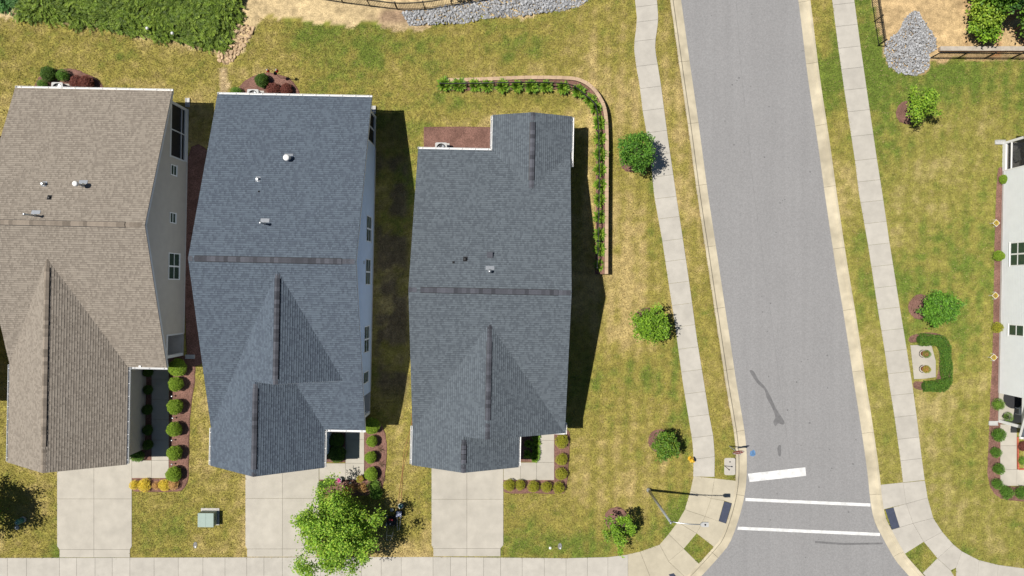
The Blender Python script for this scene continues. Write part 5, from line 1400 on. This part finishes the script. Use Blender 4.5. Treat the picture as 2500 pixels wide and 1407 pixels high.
# lawn mower
b = P3(957, 1270); t = thing('lawn_mower', b, R(-3), 'black lawn mower with a red engine in the tree shade', 'lawn mower')
dk = MB(); dk.prism([(.30 * math.cos(a) * (1 + .12 * abs(math.cos(a))), .36 * math.sin(a)) for a in np.linspace(0, 2 * PI, 21)[:-1]], .10, .25, .05); dk.obj('deck', M['black_plastic'], t)
e_ = MB(); e_.lathe([(.16, .25), (.17, .36), (.15, .44), (.05, .46)], 16, (0, .06, 0)); eg = e_.obj('engine', M['black_plastic'], t, True); MB().prism(rr(-.14, .14, .10, .23, .04), .44, .49, .015).obj('engine_cover', M['red'], eg)
MB().lathe([(.04, .25), (.04, .42), (.03, .44)], 10, (-.05, -.14, 0)).obj('fuel_cap', M['signwhite'], eg)
for sx in (-1, 1):
    for sy, r in ((1, .10), (-1, .12)):
        MB().tube([(sx * .31, sy * .28, r), (sx * .38, sy * .28, r)], r, 14).obj('wheel', M['rubber'] if sx > 0 else M['steel'], t)
MB().tube([(-.22, -.3, .3), (-.2, -.75, .75), (-.16, -.98, .95), (-.12, -1.05, .98), (.12, -1.05, .98), (.16, -.98, .95), (.2, -.75, .75), (.22, -.3, .3)], .016, 8).obj('handle', M['galv'], t, True)
MB().tube([(-.15, -.8, .8), (.15, -.8, .8)], .012, 6).obj('control_bar', M['galv'], t)
# hand cart with cloth, bucket, spare pot
b = P3(976, 1252); t = thing('hand_cart', b, 0, 'small hand cart with a blue and white cloth next to the mower', 'cart')
m = MB().box(-.2, .2, -.22, .22, .28, .31); m.obj('tray', M['black_plastic'], t)
cm = MB(); n = 9
vs = [((i / (n - 1) - .5) * .38, (j / (n - 1) - .5) * .38, .34 + .035 * math.sin(i * 2.1 + j) + .03 * math.cos(j * 1.7 - i)) for j in range(n) for i in range(n)]
cm.add(vs, [(j * n + i, j * n + i + 1, (j + 1) * n + i + 1, (j + 1) * n + i) for j in range(n - 1) for i in range(n - 1)]); cm.obj('cloth', M['cloth'], t, True)
for s in (-1, 1):
    MB().tube([(s * .12, -.2, .3), (s * .09, -.8, .55), (s * .05, -1.05, .62)], .012, 6).obj('handle', M['galv'], t); MB().tube([(s * .22, 0, .13), (s * .26, 0, .13)], .13, 14).obj('wheel', M['rubber'], t)
    MB().box(s * .17 - .012, s * .17 + .012, -.2, .2, .05, .28).obj('leg', M['dark'], t)
q = px(978, 1236, .4); t = thing('bucket', (q.x, q.y, 0), 0, 'teal bucket with a white rim above the hand cart', 'bucket')
MB().lathe([(.13, 0), (.16, .38), (.165, .40), (.13, .40), (.12, .2), (.01, .19)], 16).obj('pail', M['teal'], t, True); m = MB(); m.tube([(.165 * math.cos(a), .165 * math.sin(a), .40) for a in np.linspace(0, 2 * PI, 17)], .02, 6, False); m.obj('rim', M['signwhite'], t)
pot(957, 1244, .12, .15, M['steel'], 'small grey pot left of the hand cart', None, z=0)

# planters on the pad in the hedge
for i, (u, v, pl_, lb) in enumerate([(2256, 864, 'fern', 'upper brown planter with a dark hoop on the little pad'), (2256, 901, 'golden', 'lower brown planter with a dark hoop on the little pad')]):
    t = pot(u, v, .22, .30, M['terracotta'], lb, pl_, 1.15, z=.05)
    MB().tube([(-.30 * math.sin(a) - .05, .26 * math.cos(a), .12 + .05 * math.sin(a)) for a in np.linspace(.0, PI, 14)], .018, 6).obj('hoop', M['dark'], t)
# white frames with yellow flowers along the white house
for i, (u, v, w_) in enumerate([(2433, 545, 'above the double window'), (2431, 722, 'between the two windows'), (2427, 873, 'below the single window')]):
    q = px(u, v, .35); t = thing('flower_cage', (q.x, q.y, .03), R(45), 'white wire frame with yellow flowers %s of the white-sided house' % w_, 'plant frame')
    m = MB(); s = .17
    for a, b_ in (((-s, -s), (s, -s)), ((s, -s), (s, s)), ((s, s), (-s, s)), ((-s, s), (-s, -s))): m.beam((*a, .3), (*b_, .3), .02, .02)
    m.obj('top_frame', M['white'], t)
    for a in ((-s, -s), (s, -s), (s, s), (-s, s)): MB().beam((*a, -.05), (*a, .3), .024, .024).obj('leg', M['white'], t)
    a, c = shrub_mesh('yellow', 0); link('flowers', a, t, (0, 0, .02), None, (.36, .36, .45))
# porch things of the white house
q = h4.local(2468, 967, .13); c_ = math.cos(TH); s_ = math.sin(TH)
lw = lambda x, y: (h4.cx + x * c_ - y * s_, h4.cy + x * s_ + y * c_)
x_, y_ = lw(q.x + .2, -8.05); t = thing('porch_rug', (x_, y_, .12), 0, 'round charcoal rug on the white-sided house porch', 'rug'); MB().lathe([(.72, .0), (.72, .012), (.7, .015)], 28).obj('mat', M['rug'], t)
x_, y_ = lw(-3.55, -8.9); t = thing('porch_table', (x_, y_, .12), TH, 'small white side table on the white-sided house porch', 'table')
MB().box(-.17, .17, -.25, .25, .42, .46).obj('top', M['white'], t)
for a in (-.14, .14):
    for b_ in (-.21, .21): MB().box(a - .02, a + .02, b_ - .02, b_ + .02, 0, .42).obj('leg', M['white'], t)
x_, y_ = lw(-4.45, -9.3); t = thing('plant_pot', (x_, y_, .12), 0, 'potted fern by the porch post of the white-sided house', 'plant pot')
MB().lathe([(.13, 0), (.17, .3), (.15, .3), (.01, .28)], 14).obj('pot', M['black_plastic'], t, True); a, c = shrub_mesh('fern', 2); link('foliage', a, t, (0, 0, .2), None, (.6, .6, .5))
x_, y_ = lw(-4.1, 8.8); t = thing('porch_chair', (x_, y_, .15), R(-60), 'grey lounge chair inside the screened porch of the white-sided house', 'chair')
MB().box(-.35, .35, -.35, .35, .32, .42).obj('seat', M['steel'], t); MB().box(-.35, .35, .30, .40, .42, .95).obj('backrest', M['steel'], t)
for a in (-.3, .3):
    MB().box(a - .04, a + .04, -.33, .33, .55, .6).obj('armrest', M['steel'], t)
    for b_ in (-.3, .3): MB().box(a - .03, a + .03, b_ - .03, b_ + .03, 0, .55 if b_ < 0 else .33).obj('leg', M['steel'], t)
# red brick edging
t = thing('brick_edging', (0, 0, 0), 0, 'red brick edging beside the white-sided house walk', 'edging'); bk = MB().box(-.1, .1, -.05, .05, -.05, .10).mesh('brick', M['brick_red'])
for k in range(11):
    q = px(2482.5 + k * .15, 1070 + k * 7.2); link('brick', bk, t, (q.x, q.y, .02), (0, 0, PI / 2 + random.uniform(-.03, .03)))
for k in range(8):
    q = px(2489 + k * 7.3, 1145); link('brick', bk, t, (q.x, q.y, .02), (0, 0, random.uniform(-.03, .03)))
# white markers in the juniper
for u, v, lb in [(363, 72, 'left white ball marker in the juniper'), (424, 84, 'right white ball marker in the juniper')]:
    q = px(u, v, .5); t = thing('marker_ball', (q.x, q.y, 0), 0, lb, 'marker'); MB().tube([(0, 0, 0), (0, 0, .6)], .02, 6).obj('stake', M['dark'], t); MB().lathe([(.01, .58), (.09, .63), (.11, .7), (.08, .77), (.01, .8)], 12).obj('ball', M['white'], t, True)

# ------------------------------------------------------------------ grass blades over the open lawn
for (h_, rects) in ((h1, [(-4.86, 4.86, -8.55, 8.55), (-4.86, 2.3, -15.1, -8)]), (h2, [(-4.7, 4.7, -10.35, 10.35), (-4.7, 2.05, -13, -10)]), (h3, [(-4.7, 4.7, -8.95, 8.85), (-4.7, 1.7, -11.2, -8), (.16, 4.76, 8, 11.25)]), (h4, [(-4.8, 5, -9.75, 9.75)])):
    c_, s_ = math.cos(h_.th), math.sin(h_.th)
    for x0, x1, y0, y1 in rects:
        NOGRASS.append([(h_.cx + x * c_ - y * s_, h_.cy + x * s_ + y * c_) for x, y in ((x0, y0), (x1, y0), (x1, y1), (x0, y1))])
rs = np.random.RandomState(42)
NB = 760000
X = rs.uniform(-37.5, 37.5, NB); Y = rs.uniform(-21.5, 21.5, NB)
keep = np.ones(NB, dtype=bool)
for poly in NOGRASS + [SAND1, SAND2]:
    Pq = np.array(poly); lo, hi = Pq.min(0) - .01, Pq.max(0) + .01
    idx = np.where(keep & (X > lo[0]) & (X < hi[0]) & (Y > lo[1]) & (Y < hi[1]))[0]
    if len(idx): keep[idx[inpoly(X[idx], Y[idx], poly)]] = False
X, Y = X[keep], Y[keep]; n = len(X)
Z = gz(X, Y)
a = rs.uniform(0, 2 * PI, n); L = rs.uniform(.07, .17, n); W = rs.uniform(.010, .026, n); el = rs.uniform(.3, 1.1, n)
dx, dy = np.cos(a), np.sin(a)
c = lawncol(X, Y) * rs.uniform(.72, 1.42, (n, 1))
dry = rs.rand(n) < .07; c[dry] = np.array([.36, .28, .13]) * rs.uniform(.8, 1.2, (dry.sum(), 1))
V = np.stack([np.stack([X - dy * W, Y + dx * W, Z], 1), np.stack([X + dy * W, Y - dx * W, Z], 1), np.stack([X + dx * L * np.cos(el), Y + dy * L * np.cos(el), Z + L * np.sin(el)], 1)], 1).reshape(-1, 3)
o = link('grass_blades', npmesh('grass_blades', V, np.arange(3 * n).reshape(n, 3), M['blade'], np.repeat(c, 3, axis=0)))
tag(o, 'short dry olive grass blades covering the lawns', 'grass', kind='stuff')
